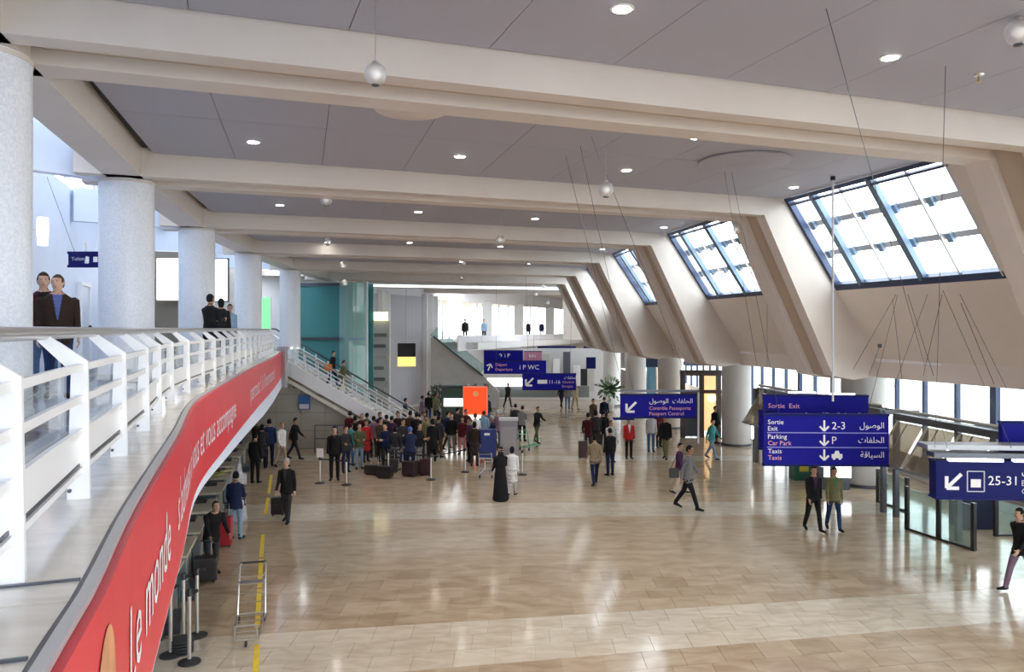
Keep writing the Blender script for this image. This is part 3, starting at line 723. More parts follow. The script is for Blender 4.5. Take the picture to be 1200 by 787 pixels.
M_globe = glass('globe_glass', (0.95, 0.96, 0.97), 2.0, 0.32, (0.80, 0.80, 0.79))
def globe(px, py, dpx, label, dia=0.26):
    D = dia*F/dpx; p = W(px, py, D); r = dia/2
    t = thing('glass_globe_lamp', label, 'lamp', p, 0, 'glass globes hung from the ceiling')
    MB().ball(p, r, 20, 12).build('globe', M_globe, t, True)
    MB().ball(p, r*0.45, 12, 8).build('bulb', emit('globe_bulb', (1.0, 0.95, 0.88), 0.25), t, True)
    MB().lathe([(r*0.3, r*0.9), (r*0.3, r*1.12), (r*0.1, r*1.2)], p, 12).build('cap', M_steel, t, True)
    MB().lathe([(r*0.35, -r*1.03), (r*0.35, -r*0.9)], p, 12).build('bottom_cap', M_dsteel, t, True)
    MB().tube([p+Vector((0, 0, r*1.1)), (p.x, p.y, ZC)], 0.004, 5).build('cord', M_steel, t)
globe(440, 87, 26, 'large clear glass globe hanging below the nearest beam', 0.205)
globe(1193, 38, 30, 'clear glass globe hanging over the big skylight end of the hall')
globe(710, 222, 18, 'clear glass globe hanging below the middle of the second beam', 0.27)
globe(382, 234, 14, 'clear glass globe hanging near the third gallery column')
globe(862, 268, 12, 'clear glass globe hanging in front of the second skylight')
globe(586, 281, 11, 'pale glass globe hanging below the middle of the third beam')
globe(384, 283, 9, 'small pale glass globe hanging near the fourth gallery column')
for px, py, d in ((543, 308, 7), (541, 325, 6), (402, 310, 7), (404, 331, 7), (637, 335, 5), (628, 345, 5), (642, 355, 4.5)):
    globe(px, py, d, 'tiny pale glass globe hanging at the far end of the hall')
# ceiling air discs
for px, py, r in ((482, 126, 0.52), (872, 188, 0.85)):
    p = CE(px, py)-Vector((0, 0, 0.012)); t = thing('air_diffuser', 'shallow round %s air diffuser disc on the plank ceiling' % ('white' if r < 0.6 else 'grey'), 'air diffuser', p)
    MB().lathe([(r*0.55, -0.09), (r, -0.03), (r, 0.0)], p, 32).build('disc', M_beam if r < 0.6 else M_ceil, t, True)
    MB().lathe([(r*0.3, -0.12), (r*0.42, -0.085)], p, 24).build('centre_plate', M_beam if r < 0.6 else M_ceil, t, True)
p = CE(1147, 87); t = thing('sprinkler_head', 'small brass sprinkler head on the nearest ceiling bay', 'sprinkler', p)
MB().lathe([(0.05, -0.02), (0.06, 0.0)], p, 14).build('rose', M_steel, t, True)
MB().lathe([(0.035, -0.10), (0.012, -0.085), (0.012, -0.02)], p, 12).build('deflector', mat('brass', (0.55, 0.42, 0.15), 0.3, 0.9), t, True)

# ================================================================== SIGNS
def signbox(name, label, c, w, h, d=0.14, yaw=0.0, m=None, group=None):
    t = thing(name, label, 'sign', c, yaw, group)
    R = Matrix.Rotation(yaw, 3, 'Z'); MB().box(c, (w, d, h), yaw).build('panel', m or M_blue, t)
    for s in (-1, 1): MB().box(Vector(c)+R@Vector((0, 0, s*(h/2+0.02))), (w+0.03, d+0.03, 0.05), yaw).build('frame_edge', M_dblue, t)
    t['_'] = 0; del t['_']
    return t, d
def local(t, mb, name, m, parent=None):
    M = chain(t)
    mb.v = [M@v for v in mb.v]; return mb.build(name, m, parent or t)
def text_on(t, d, body, x, z, size, m, align='l', name='lettering'):
    me = textmesh(body, size, 2)
    if len(me.vertices) == 0: return
    xs = [v.co.x for v in me.vertices]; off = {'l': -min(xs), 'r': -max(xs), 'c': -(min(xs)+max(xs))/2}[align]
    for v in me.vertices: v.co = Vector((v.co.x+off+x, -d/2-0.004, v.co.y+z))
    me.materials.append(m); o = bpy.data.objects.new(name, me); COL.objects.link(o); o.parent = t; o['kind'] = 'stuff'
    return o
def arrow(t, d, x, z, s, ang, m=None):
    """arrow symbol, ang 0 = pointing down, rotated clockwise for down-left"""
    mb = MB(); R = Matrix.Rotation(ang, 3, 'Y'); y = -d/2-0.006
    def bar2(a, b, w):
        a = R@Vector(a); b = R@Vector(b)
        mb.bar((x+a.x, y, z+a.z), (x+b.x, y, z+b.z), w, 0.008, up=(0,1,0))
    w = 0.17*s
    bar2((0,0,0.5*s), (0,0,-0.45*s), w); bar2((0,0,-0.5*s), (-0.42*s,0,-0.08*s), w); bar2((0,0,-0.5*s), (0.42*s,0,-0.08*s), w)
    tag(local(t, mb, 'arrow', m or M_ink), kind='stuff')
AR1 = '\ufedd\ufeee\ufebb\ufeee\ufedf\ufe8d'
AR2 = '\ufe95\ufe8e\ufed4\ufee0\ufea4\ufedf\ufe8d'
AR3 = '\ufe94\ufed7\ufe8e\ufef4\ufeb4\ufedf\ufe8d'
def lit(t, d, x0, x1, z, h=0.04): local(t, MB().box(((x0+x1)/2, -d/2+0.02, z), (x1-x0, 0.08, h)), 'light_tube', emit('sign_tube', (1,1,1), 2.0))
def cable(t, a, b, r=0.006): MB().tube([a, b], r, 5).build('cable', M_dsteel, t)
# S1 arrow sign over the middle of the hall
D = 24.0; c = W(771, 475.5, D); w1, h1 = 88/F*D, 25/F*D
t, d = signbox('hanging_sign', 'blue hanging sign with a single down left arrow and two rose text lines', c, w1, h1)
arrow(t, d, -w1/2+0.33, -0.02, 0.42, math.radians(45))
text_on(t, d, AR1+'  '+AR2, -0.28, 0.10, 0.20, M_ink)
text_on(t, d, 'Contr\u00f4le Passeports', -0.28, -0.11, 0.155, M_rose); text_on(t, d, 'Passport Control', -0.28, -0.28, 0.155, M_rose)
local(t, MB().box((0.05, 0, h1/2+0.14), (w1+0.12, 0.10, 0.06)), 'hanging_bar', M_dsteel)
local(t, MB().box((w1/2+0.09, 0, h1/2-0.68), (0.05, 0.05, 1.64)), 'side_post', M_pale)
local(t, MB().box((-w1/2+0.1, 0.02, -h1/2-0.06), (0.65, 0.22, 0.07)), 'lower_lip', M_dblue)
for sx, q in ((-w1/2+0.1, CE(663, 183)), (w1/2-0.1, CE(693, 160)), (-w1/2+0.4, CE(680, 171))): cable(t, chain(t)@Vector((sx, 0, h1/2+0.14)), q)
# S2 three line sign
D = 19.0; c = W(967, 515, D); w2, h2 = 144/F*D, 57/F*D
t, d = signbox('hanging_sign', 'large blue hanging sign with three lines and down arrows', c, w2, h2, yaw=math.radians(-2))
rows = [(0.36, 'Sortie', 'Exit', '2-3', AR1, M_ink), (0.0, 'Parking', 'Car Park', 'P', AR2, M_rose), (-0.36, 'Taxis', 'Taxis', None, AR3, M_rose)]
for z, a, b, mid, ar, cm in rows:
    text_on(t, d, a, -w2/2+0.10, z+0.03, 0.16, M_ink); text_on(t, d, b, -w2/2+0.10, z-0.13, 0.16, cm)
    arrow(t, d, -0.05, z, 0.26, 0.0)
    if mid: text_on(t, d, mid, 0.14, z-0.09, 0.26, M_ink)
    else:
        local(t, MB().box((0.26, -d/2-0.004, z-0.03), (0.26, 0.008, 0.10)), 'car_symbol_body', M_ink)
        local(t, MB().prism([(0.19, -d/2-0.008, z+0.02), (0.33, -d/2-0.008, z+0.02), (0.30, -d/2-0.008, z+0.10), (0.22, -d/2-0.008, z+0.10)], (0, 0.006, 0)), 'car_symbol_roof', M_ink)
        for q in (0.19, 0.33): local(t, MB().tube([(q, -d/2, z-0.09), (q, -d/2-0.008, z-0.09)], 0.035, 10), 'car_symbol_wheel', M_ink)
    text_on(t, d, ar, w2/2-0.12, z-0.06, 0.20, M_ink, 'r')
for z in (0.18, -0.18): local(t, MB().box((0.02, -d/2-0.004, z), (w2-0.12, 0.008, 0.022)), 'divider', mat('sign_divider', (0.30, 0.30, 0.75), 0.4))
for sx, q in ((-w2/2+0.05, CE(848, 195)), (-w2/2+0.4, CE(857, 200)), (w2/2-0.1, W(1087, 345, 16.5)), (w2/2-0.5, W(1052, 345, 16.5))): cable(t, chain(t)@Vector((sx, 0, h2/2)), q, 0.005)
# second sign close behind it
c = W(955, 478, 20.5); wb, hb = 118/F*20.5, 28/F*20.5
t, d = signbox('hanging_sign', 'narrow blue sign showing above the large three line sign', c, wb, hb, yaw=math.radians(-6))
text_on(t, d, 'Sortie  Exit', -wb/2+0.12, 0.0, 0.18, M_rose); text_on(t, d, AR3+' '+AR1, wb/2-0.2, -0.22, 0.16, M_ink, 'r'); text_on(t, d, '\u2191 i', -0.3, -0.24, 0.18, M_ink)
lit(t, d, -0.7, 0.0, hb/2+0.10); lit(t, d, 0.35, 1.0, hb/2+0.07)
c = W(899, 503, 20.6)
t, d = signbox('hanging_sign', 'slim blue column sign with small white symbols at the large sign edge', c, 0.42, 0.98, yaw=math.radians(-2))
cable(t, c+Vector((0, 0, 0.4)), (c.x, c.y, ZC))
for k in range(4): text_on(t, d, 'iPTW'[k], 0.10, 0.28-0.22*k, 0.15, M_ink, 'c')
# S3 check-in sign
D = 16.0; yaw = math.radians(-4); w3, h3 = 3.4, 0.72
c = W(1100, 563, D)+Vector((w3/2, 0.12, 0.0))
t, d = signbox('hanging_sign', 'blue check-in sign reading 25-31 beside the glass barriers', c, w3, h3, 0.3, yaw=yaw, m=M_dblue)
arrow(t, d, -w3/2+0.36, -0.02, 0.42, math.radians(45))
x0 = -w3/2+0.80
for a, b in (((x0-.17, -.23), (x0+.17, -.23)), ((x0+.17, -.23), (x0+.17, .19)), ((x0+.17, .19), (x0-.17, .19)), ((x0-.17, .19), (x0-.17, -.23))): local(t, MB().bar((a[0], -d/2-.004, a[1]), (b[0], -d/2-.004, b[1]), 0.02, 0.008, up=(0,1,0)), 'symbol_frame', M_pale)
local(t, MB().box((x0, -d/2-.004, -0.06), (0.20, 0.008, 0.17)), 'symbol', M_ink)
text_on(t, d, '25-31', -w3/2+1.05, -0.09, 0.27, M_ink)
text_on(t, d, AR2, -w3/2+1.72, 0.10, 0.22, M_ink); text_on(t, d, 'Enregistrement', -w3/2+1.72, -0.10, 0.17, M_pale); text_on(t, d, 'Check-in', -w3/2+1.72, -0.27, 0.17, M_pale)
lit(t, d, -w3/2+0.25, -0.35, h3/2+0.06, 0.06); lit(t, d, -0.15, w3/2, h3/2+0.06, 0.06)
local(t, MB().box((0, 0.0, h3/2+0.16), (w3+0.1, 0.36, 0.10)), 'hood', M_dsteel)
local(t, MB().box((0, 0.25, h3/2+0.30), (w3+0.2, 0.5, 0.10)), 'top_bar', mat('grey_metal', (0.34, 0.35, 0.38), 0.35, 0.6))
for sx, q in ((-w3/2+0.3, CE(968, 10)), (-w3/2+0.05, W(1112, -60, 8.2)), (w3/2-1.8, W(1105, 340, 14.5)), (0.4, W(1125, 345, 14.5))): cable(t, chain(t)@Vector((sx, 0, h3/2+0.3)), q, 0.005)
rod = thing('hanging_rod', 'thin pale vertical rod hanging from the ceiling beside the big skylight', 'rod', W(976, 208, 16.0))
MB().tube([CE(976, 206.7), W(976, 470, 16.0)], 0.022, 8).build('tube', M_pale, rod, True); MB().lathe([(0.05, -0.08), (0.05, 0)], CE(976, 206.7), 12).build('ceiling_plate', M_black, rod)
# blue sign on right frame edge, behind
c = W(1188, 515, 17.2); t, d = signbox('hanging_sign', 'plain blue panel partly hidden behind the check-in sign', c+Vector((0.5, 0, 0)), 1.6, 0.75)
text_on(t, d, AR1, 0.2, -0.05, 0.22, M_ink)
# far signs
def farsign(x0, y0, x1, y1, D, label, m=M_blue):
    c = W((x0+x1)/2, (y0+y1)/2, D); return (*signbox('hanging_sign', label, c, (x1-x0)/F*D, (y1-y0)/F*D, m=m), (x1-x0)/F*D, (y1-y0)/F*D)
t, d, w, h = farsign(612, 438, 675, 456, 44, 'far blue sign with down left arrow and bed symbol over the hall')
arrow(t, d, -w/2+0.42, 0, 0.6, math.radians(45)); local(t, MB().box((-w/2+1.15, -d/2-.004, 0), (0.55, 0.008, 0.22)), 'symbol', M_ink); text_on(t, d, '11-16', -w/2+1.55, -0.11, 0.30, M_ink)
text_on(t, d, AR2, 0.85, 0.16, 0.24, M_ink); text_on(t, d, 'Check-in', 0.75, -0.08, 0.19, M_rose); text_on(t, d, 'Enregist.', 0.75, -0.32, 0.19, M_rose)
for sx in (-1.2, 1.2): cable(t, chain(t)@Vector((sx, 0, h/2)), chain(t)@Vector((sx*1.1, 0, ZB-c.z+0.4 if False else 8.9-t.location.z)), 0.008)
t, d, w, h = farsign(567, 423, 640, 437, 49, 'far blue sign with up arrow and row of white symbols')
arrow(t, d, -w/2+0.35, 0, 0.45, math.radians(180+20)); text_on(t, d, 'D\u00e9part', -w/2+0.75, 0.08, 0.26, M_rose); text_on(t, d, 'Departure', -w/2+0.75, -0.22, 0.26, M_rose); text_on(t, d, 'i P WC', 0.3, -0.14, 0.42, M_ink)
for sx in (-1.2, 1.2): cable(t, chain(t)@Vector((sx, 0, h/2)), chain(t)@Vector((sx, 0, 8.9-t.location.z)), 0.008)
t, d, w, h = farsign(567, 411, 613, 421.5, 50, 'short far blue sign above the row of white symbols')
text_on(t, d, '\u2191 i P', -0.3, -0.12, 0.36, M_ink)
t, d, w, h = farsign(614, 412, 635, 423, 50, 'small pink far notice beside the short blue sign', mat('notice_pink', (0.55, 0.22, 0.32), 0.4))
text_on(t, d, 'Info', -0.25, -0.05, 0.3, M_ink)
t, d, w, h = farsign(630, 406, 675, 411, 70, 'long thin blue fascia sign on the far bridge', M_dblue)
t, d, w, h = farsign(684, 406, 700, 411, 76, 'short blue fascia sign at the end of the far bridge', M_dblue)
t, d, w, h = farsign(687, 419, 698, 431, 60, 'small square dark blue far notice by the white column', M_dblue)
# gallery wall sign
c = W(100, 304, 16.0)+Vector((0, 0, 0)); t, d = signbox('door_sign', 'dark blue sign with two white symbols above the gallery door', c, 38/F*16, 13.5/F*16, 0.06, 0.0, M_dblue)
text_on(t, d, 'Toilettes', -0.27, -0.02, 0.10, M_pale); text_on(t, d, '\u265f', 0.0, -0.06, 0.15, M_ink); local(t, MB().box((0.06, -d/2-.004, 0), (0.07, 0.008, 0.11)), 'symbol', M_ink); local(t, MB().box((0.23, -d/2-.004, 0), (0.09, 0.008, 0.11)), 'symbol', M_ink)
cable(t, chain(t)@Vector((-0.2, 0, 0.1)), W(55, 207, 15.5), 0.005)
local(t, MB().box((0, 0.0, 0.22), (0.04, 0.04, 0.24)), 'hanger', M_white)
# wall lamp, left
p = W(50, 270, 15.5); t = thing('wall_lamp', 'glowing warm wall lamp on the gallery wall behind the two men', 'lamp', p)
MB().lathe([(0.09, -0.30), (0.11, 0.0), (0.10, 0.26)], p, 16).build('shade', emit('wall_lamp_glow', (1.0, 0.74, 0.60), 2.0), t, True)
MB().box(p+Vector((-0.12, 0.1, 0)), (0.2, 0.05, 0.1)).build('bracket', M_steel, t)
# light boxes and green sign on the tiled gallery wall
def wallsign(name, label, cat, px0, px1, py0, py1, D, m, fm):
    a, b = W(px0, py1, D), W(px1, py0, D); c = (a+b)/2
    t = thing(name, label, cat, c); MB().box(c, (b.x-a.x, 0.06, b.z-a.z)).build('face', m, t); MB().box(c+Vector((0, 0.06, 0)), (b.x-a.x+0.12, 0.08, b.z-a.z+0.12)).build('frame', fm, t); return t
wallsign('light_box', 'tall white light box in a brown frame beside the second column', 'light box', 184, 217, 303, 351, 28.5, M_litpan, mat('brown_frame', (0.22, 0.19, 0.15), 0.5))
wallsign('light_box', 'narrow white light box behind the couple in black', 'light box', 246, 266, 304, 352, 31.5, M_litpan, M_dsteel)
tw = thing('advert_pillar', 'brown panel standing behind the tall white light box', 'panel', W(200, 400, 29)); c = W(200, 345, 28.8)
MB().box((c.x, 28.9, (9.0+ZG)/2), (1.7, 0.1, 9.0-ZG-0.3)).build('board', mat('brown_panel', (0.26, 0.23, 0.19), 0.5), tw)
MB().box((c.x, 28.9, ZG+0.05), (1.8, 0.3, 0.12)).build('foot', M_dsteel, tw)
g = wallsign('green_sign', 'green lit pharmacy style sign panel beside the fourth column', 'sign', 302, 316, 349, 387, 38.0, M_greenl, M_white)

l, r, u, n, L = pframe(8); t = thing('roof_light_gap', 'glowing strip for the bluish white light gap across the far ceiling', 'ceiling light', (l+r)/2+Vector((0, 0, 8.6)))
MB().bar(l-n*0.12+u*0.3+Vector((0, 0, 8.62)), r-n*0.12-u*0.7+Vector((0, 0, 8.62)), 0.10, 0.14).build('gap_glow_strip', emit('gap_glow', (0.88, 0.94, 1.0), 1.6), t); MB().bar(l-n*0.12+u*0.3+Vector((0, 0, 8.74)), r-n*0.12-u*0.7+Vector((0, 0, 8.74)), 0.16, 0.08).build('housing', M_white, t)  # glowing strip and housing stand in for daylight through a ceiling gap
# ================================================================== COUNTERS, KIOSKS, FURNITURE
M_desk  = mat('desk_top', (0.52, 0.46, 0.36), 0.35, var=0.05)
M_deskf = mat('desk_front_teal', (0.045, 0.09, 0.10), 0.35)
M_screen= mat('monitor_black', (0.012, 0.012, 0.014), 0.2)
cds = [31.4, 29.3, 27.2, 25.1, 22.9, 20.6, 18.6, 16.7, 14.9]
HEAD = math.atan2(0.27, 1.0)
places = ['at the far end by the stair wall', 'second from the stair wall', 'behind the person in a white shirt', 'under the yellow folders', 'beside the person in a dark suit',
          'next to the hooded traveller', 'behind the navy top traveller', 'behind the stooping traveller', 'beside the grey barrier stands']
def counter(D, pl):
    X = -6.75-0.262*(D-14.9)-0.28; t = thing('check_in_counter', 'check-in counter with beige top and dark front '+pl, 'counter', (X, D, 0), HEAD, 'check-in counters under the gallery')
    def L(mb, n, m, p=None, bev=0): mb.v = [chain(t)@v for v in mb.v]; return mb.build(n, m, p or t, bevel=bev)
    L(MB().box((0, 0, 0.5), (0.70, 1.5, 1.0)), 'body', M_deskf); L(MB().box((0.04, 0, 1.03), (0.95, 1.62, 0.06)), 'top', M_desk, bev=0.012)
    L(MB().box((0.37, 0.45, 0.5), (0.06, 0.5, 0.96)), 'front_panel', M_steel); L(MB().box((0.48, -0.1, 0.12), (0.26, 0.8, 0.22)), 'baggage_scale', M_dsteel)
    mo = L(MB().box((-0.18, -0.35, 1.30), (0.05, 0.46, 0.36)), 'monitor', M_screen); L(MB().box((-0.19, -0.35, 1.09), (0.14, 0.2, 0.06)), 'monitor_stand', M_black, mo)
    L(MB().box((0.1, 0.42, 1.10), (0.35, 0.42, 0.09)), 'keyboard_shelf', M_black)
    o = thing('overhead_monitor', 'small dark screen hung over the check-in counter '+pl, 'monitor', (X-0.2, D, 2.9), HEAD, 'screens over the check-in counters')
    def O(mb, n, m): mb.v = [chain(o)@v for v in mb.v]; return mb.build(n, m, o)
    O(MB().box((0, 0, 0), (0.9, 0.12, 0.5)), 'housing', M_black); O(MB().box((0, -0.063, 0), (0.84, 0.01, 0.44)), 'screen', M_screen); O(MB().box((0, 0, 0.42), (0.06, 0.06, 0.4)), 'hanger', M_white)
for D, pl in zip(cds, places): counter(D, pl)
# white partition piers behind the counters
for k, D in enumerate((15.8, 19.6, 24.0, 28.2, 32.2)):
    X = -6.8-0.262*(D-14.9)-1.5
    t = thing('counter_pier', 'white partition pier with a dark notice, '+['by the grey barrier stands', 'behind the stooping traveller', 'behind the agent in navy', 'behind the agent in dark red', 'beside the stair wall'][k], 'pier', (X, D, 0), HEAD, 'white piers behind the counters')
    MB().box((X, D, 1.75), (0.35, 0.9, 3.5), HEAD).build('pier_body', M_bluewh, t); MB().box((X+0.05, D-0.47, 2.2), (0.28, 0.03, 0.5), HEAD).build('notice', M_screen, t)
t = thing('folder_pile', 'yellow green folders lying on the check-in counter top', 'folders', (-9.55, 25.1, 1.07))
for k, (dx, dy, rz, m) in enumerate(((-0.1, 0.1, 0.3, (0.55, 0.50, 0.10)), (0.0, -0.3, -0.2, (0.45, 0.48, 0.12)), (0.05, 0.35, 0.6, (0.60, 0.55, 0.30)))):
    MB().box((-9.55+dx, 25.1+dy, 1.085+0.02*k), (0.34, 0.46, 0.03), rz).build('folder', mat('folder_%d' % k, m, 0.6), t)
# belt posts standing close together
def stanchion(p, label, group, tall=1.0, arm=True, sgn=0):
    t = thing('barrier_post', label, 'barrier post', p, 0, group)
    x, y = p[0], p[1]
    MB().lathe([(0.19, 0), (0.19, 0.025), (0.06, 0.055), (0.04, 0.07)], (x, y, 0), 24).build('base', M_rubber, t, True)
    MB().lathe([(0.033, 0.05), (0.033, tall-0.12)], (x, y, 0), 14).build('pole', M_steel, t, True)
    MB().lathe([(0.046, tall-0.12), (0.05, tall-0.02), (0.035, tall)], (x, y, 0), 14).build('belt_head', M_black, t, True)
    if arm: MB().bar((x+0.05, y, tall-0.07), (x+0.14, y+0.02, tall-0.03), 0.05, 0.05).build('belt_clip', M_black, t)
    if sgn:
        MB().box((x, y, tall+0.16), (0.26, 0.03, 0.34)).build('notice', mat('notice_paper', (0.85, 0.80, 0.80), 0.5), t)
    return t
for px, py, lb in ((200, 768, 'grey barrier post standing nearest the red banner'), (222, 776, 'grey barrier post in front of the parked barrier posts'),
                   (215, 752, 'grey barrier post in the middle of the parked barrier posts'), (231, 745, 'grey barrier post at the back of the parked barrier posts')):
    stanchion(FL(px, py), lb, 'parked barrier posts', 1.28)
bp_ = FL(213, 764); t = thing('base_stack', 'stack of spare black round bases between the parked barrier posts', 'post bases', bp_)
for k in range(5): MB().lathe([(0.2, 0.055*k), (0.2, 0.055*k+0.03), (0.14, 0.055*k+0.052)], bp_, 24).build('spare_base', M_rubber, t, True)
SPX = [(375, 566, 1), (406, 568, 0), (455, 556, 0), (505, 562, 0), (545, 553, 0), (612, 556, 0), (558, 522, 0), (430, 522, 0)]
SL = ['slim queue post carrying a white notice at the queue entrance', 'slim queue post beside the man in a black suit', 'slim queue post beside the dark luggage pile', 'slim queue post right of the black suitcases',
      'slim queue post beside the blue cart', 'slim queue post behind the robed woman', 'slim queue post behind the queue near the red poster', 'slim queue post in front of the stair foot']
sp_ = [stanchion(FL(a, b), l, 'queue posts round the waiting crowd', 0.98, False, s) for (a, b, s), l in zip(SPX, SL)]
def belt(i, j, label):
    a, b = FL(*SPX[i][:2]), FL(*SPX[j][:2]); t = thing('queue_belt', label, 'barrier belt', (a+b)/2+Vector((0, 0, 0.88)))
    MB().bar(a+Vector((0.03, 0, 0.9)), b+Vector((-0.03, 0, 0.9)), 0.006, 0.05).build('belt_band', M_black, t)
    MB().bar(b+Vector((-0.09, 0, 0.9)), b+Vector((-0.04, 0, 0.9)), 0.02, 0.06).build('belt_buckle', M_dsteel, t)
belt(0, 1, 'black belt stretched behind the man in a black suit'); belt(2, 3, 'black belt stretched in front of the waiting crowd'); belt(3, 4, 'black belt running towards the blue cart')
# dark metal gate frame behind the queue entrance
a = FL(369, 530); t = thing('queue_gate', 'thin dark metal gate frame behind the man in a black suit', 'gate', a)
for dx in (0, 1.05, 2.1): MB().box((a.x+dx, a.y, 0.65), (0.04, 0.04, 1.3)).build('gate_post', M_dsteel, t)
for z in (1.28, 0.65): MB().box((a.x+1.05, a.y, z), (2.1, 0.04, 0.04)).build('gate_bar', M_dsteel, t)
# luggage trolleys
def trolley(loc, rz, label, basket=True, m=None):
    m = m or M_steel
    t = thing('luggage_trolley', label, 'trolley', loc, rz, 'luggage trolleys on the hall floor')
    def L(mb, n, mm, p=None, sm=False): mb.v = [chain(t)@v for v in mb.v]; return mb.build(n, mm, p or t, sm)
    L(MB().tube([(-0.26, 0.75, 0.16), (-0.20, -0.55, 0.14), (0.20, -0.55, 0.14), (0.26, 0.75, 0.16), (-0.26, 0.75, 0.16)], 0.018, 8), 'base_frame', m, None, True)
    for k in range(5): L(MB().tube([(-0.22, -0.45+0.28*k, 0.15), (0.22, -0.45+0.28*k, 0.15)], 0.011, 6), 'base_bar', m)
    for s in (-1, 1):
        L(MB().tube([(s*0.26, 0.70, 0.16), (s*0.25, 0.86, 0.75), (s*0.25, 1.02, 1.02), (s*0.22, 1.16, 1.06)], 0.017, 8), 'upright', m, None, True)
        L(MB().tube([(s*0.20, -0.55, 0.14), (s*0.19, -0.60, 0.42)], 0.015, 8), 'front_stop', m)
        for y in (0.72,): 
            w = L(MB().tube([(s*0.24-0.02, y, 0.07), (s*0.24+0.02, y, 0.07)], 0.07, 14), 'wheel', M_rubber)
    L(MB().tube([(-0.02, -0.5, 0.06), (0.02, -0.5, 0.06)], 0.06, 14), 'wheel', M_rubber)
    L(MB().tube([(-0.19, -0.60, 0.42), (0.19, -0.60, 0.42)], 0.015, 8), 'front_rail', m); L(MB().tube([(-0.25, 1.14, 1.06), (0.25, 1.14, 1.06)], 0.022, 8), 'handle_bar', M_rubber)
    for z in (0.38, 0.56): L(MB().tube([(-0.255, 0.77, z), (0.255, 0.77, z)], 0.010, 6), 'back_bar', m)
    if basket:
        for z in (0.78, 0.92): L(MB().tube([(-0.25, 0.88, z), (-0.22, 0.66, z), (0.22, 0.66, z), (0.25, 0.88, z)], 0.008, 6), 'basket_wire', m)
        L(MB().box((0, 0.78, 0.78), (0.46, 0.22, 0.01)), 'basket_floor', m)
    return t
p = FL(291, 745); trolley((p.x, p.y, 0), math.radians(14), 'empty steel luggage trolley standing on the yellow floor tape')
p = FL(572, 556); trolley((p.x, p.y, 0), math.radians(175), 'steel luggage trolley below the tall blue case')
p = FL(623, 524); trolley((p.x, p.y-0.3, 0), math.radians(150), 'green luggage trolley pushed in front of the grey info stand', True, mat('trolley_green', (0.05, 0.32, 0.17), 0.4, 0.3))
# bags on trolley / tall blue case
def suitcase(p, w, d, h, rz, col, label, group=None, handle=True, tilt=0.0):
    m = mat('case_%d_%d_%d' % tuple(int(c*99) for c in col), col, 0.45, var=0.1, scale=20)
    t = thing('suitcase', label, 'suitcase', p, rz, group)
    def L(mb, n, mm, q=None, bev=0): mb.v = [chain(t)@v for v in mb.v]; return mb.build(n, mm, q or t, bevel=bev)
    L(MB().box((0, 0, h/2+0.05), (w, d, h)), 'shell', m, None, min(0.035, d*0.2)); L(MB().box((0, -d/2-0.008, h*0.45), (w*0.8, 0.02, h*0.5)), 'front_pocket', m, None, 0.006)
    for sx in (-1, 1):
        for sy in (-1, 1): L(MB().tube([(sx*w*0.36-0.012, sy*d*0.3, 0.028), (sx*w*0.36+0.012, sy*d*0.3, 0.028)], 0.028, 10), 'wheel', M_rubber)
    if handle:
        for sx in (-1, 1): L(MB().tube([(sx*w*0.22, d*0.35, h+0.04), (sx*w*0.22, d*0.42, h+0.38)], 0.008, 6), 'handle_tube', M_steel)
        L(MB().tube([(-w*0.24, d*0.42, h+0.38), (w*0.24, d*0.42, h+0.38)], 0.014, 8), 'handle_grip', M_rubber)
    else: L(MB().tube([(-0.08, 0, h+0.05), (-0.07, 0, h+0.09), (0.07, 0, h+0.09), (0.08, 0, h+0.05)], 0.012, 6), 'carry_handle', M_rubber)
    return t
BK = (0.012, 0.012, 0.015)
suitcase(FL(241, 681)+Vector((0, 0, 0)), 0.50, 0.34, 0.52, 0.3, (0.02, 0.016, 0.018), 'black suitcase on the floor beside the stooping traveller')
suitcase(FL(264, 640), 0.34, 0.24, 0.75, 0.1, (0.35, 0.02, 0.03), 'upright dark red suitcase beside the navy top traveller')
suitcase(FL(325.5, 604), 0.40, 0.18, 0.52, 0.1, BK, 'black case held beside the man walking in a dark coat', None, False)
GQ = 'black cases standing at the front of the queue'
for k, (px, py, w, h) in enumerate(((438, 556, 0.70, 0.34), (451, 560, 0.6, 0.42), (459, 553, 0.5, 0.5), (480, 558, 0.55, 0.55), (490, 556, 0.45, 0.50), (499, 557, 0.42, 0.62))):
    suitcase(FL(px, py), w, 0.30, h, random.uniform(-.4, .4), (0.014+0.006*k, 0.013, 0.018), ['low wide black case at the left of the queue front', 'black case with raised handle in the queue front', 'tall black case behind the low wide black case',
             'square black case before the blue hat traveller', 'black case touching the square black case', 'tallest black case at the right of the queue front'][k], GQ, k % 2 == 0)
suitcase(FL(683, 537), 0.38, 0.26, 0.75, 0.1, (0.05, 0.02, 0.022), 'dark brown upright case left of the standing group')
suitcase(FL(500, 532), 0.5, 0.3, 0.5, 0.2, (0.30, 0.28, 0.27), 'pale grey case among the waiting crowd')
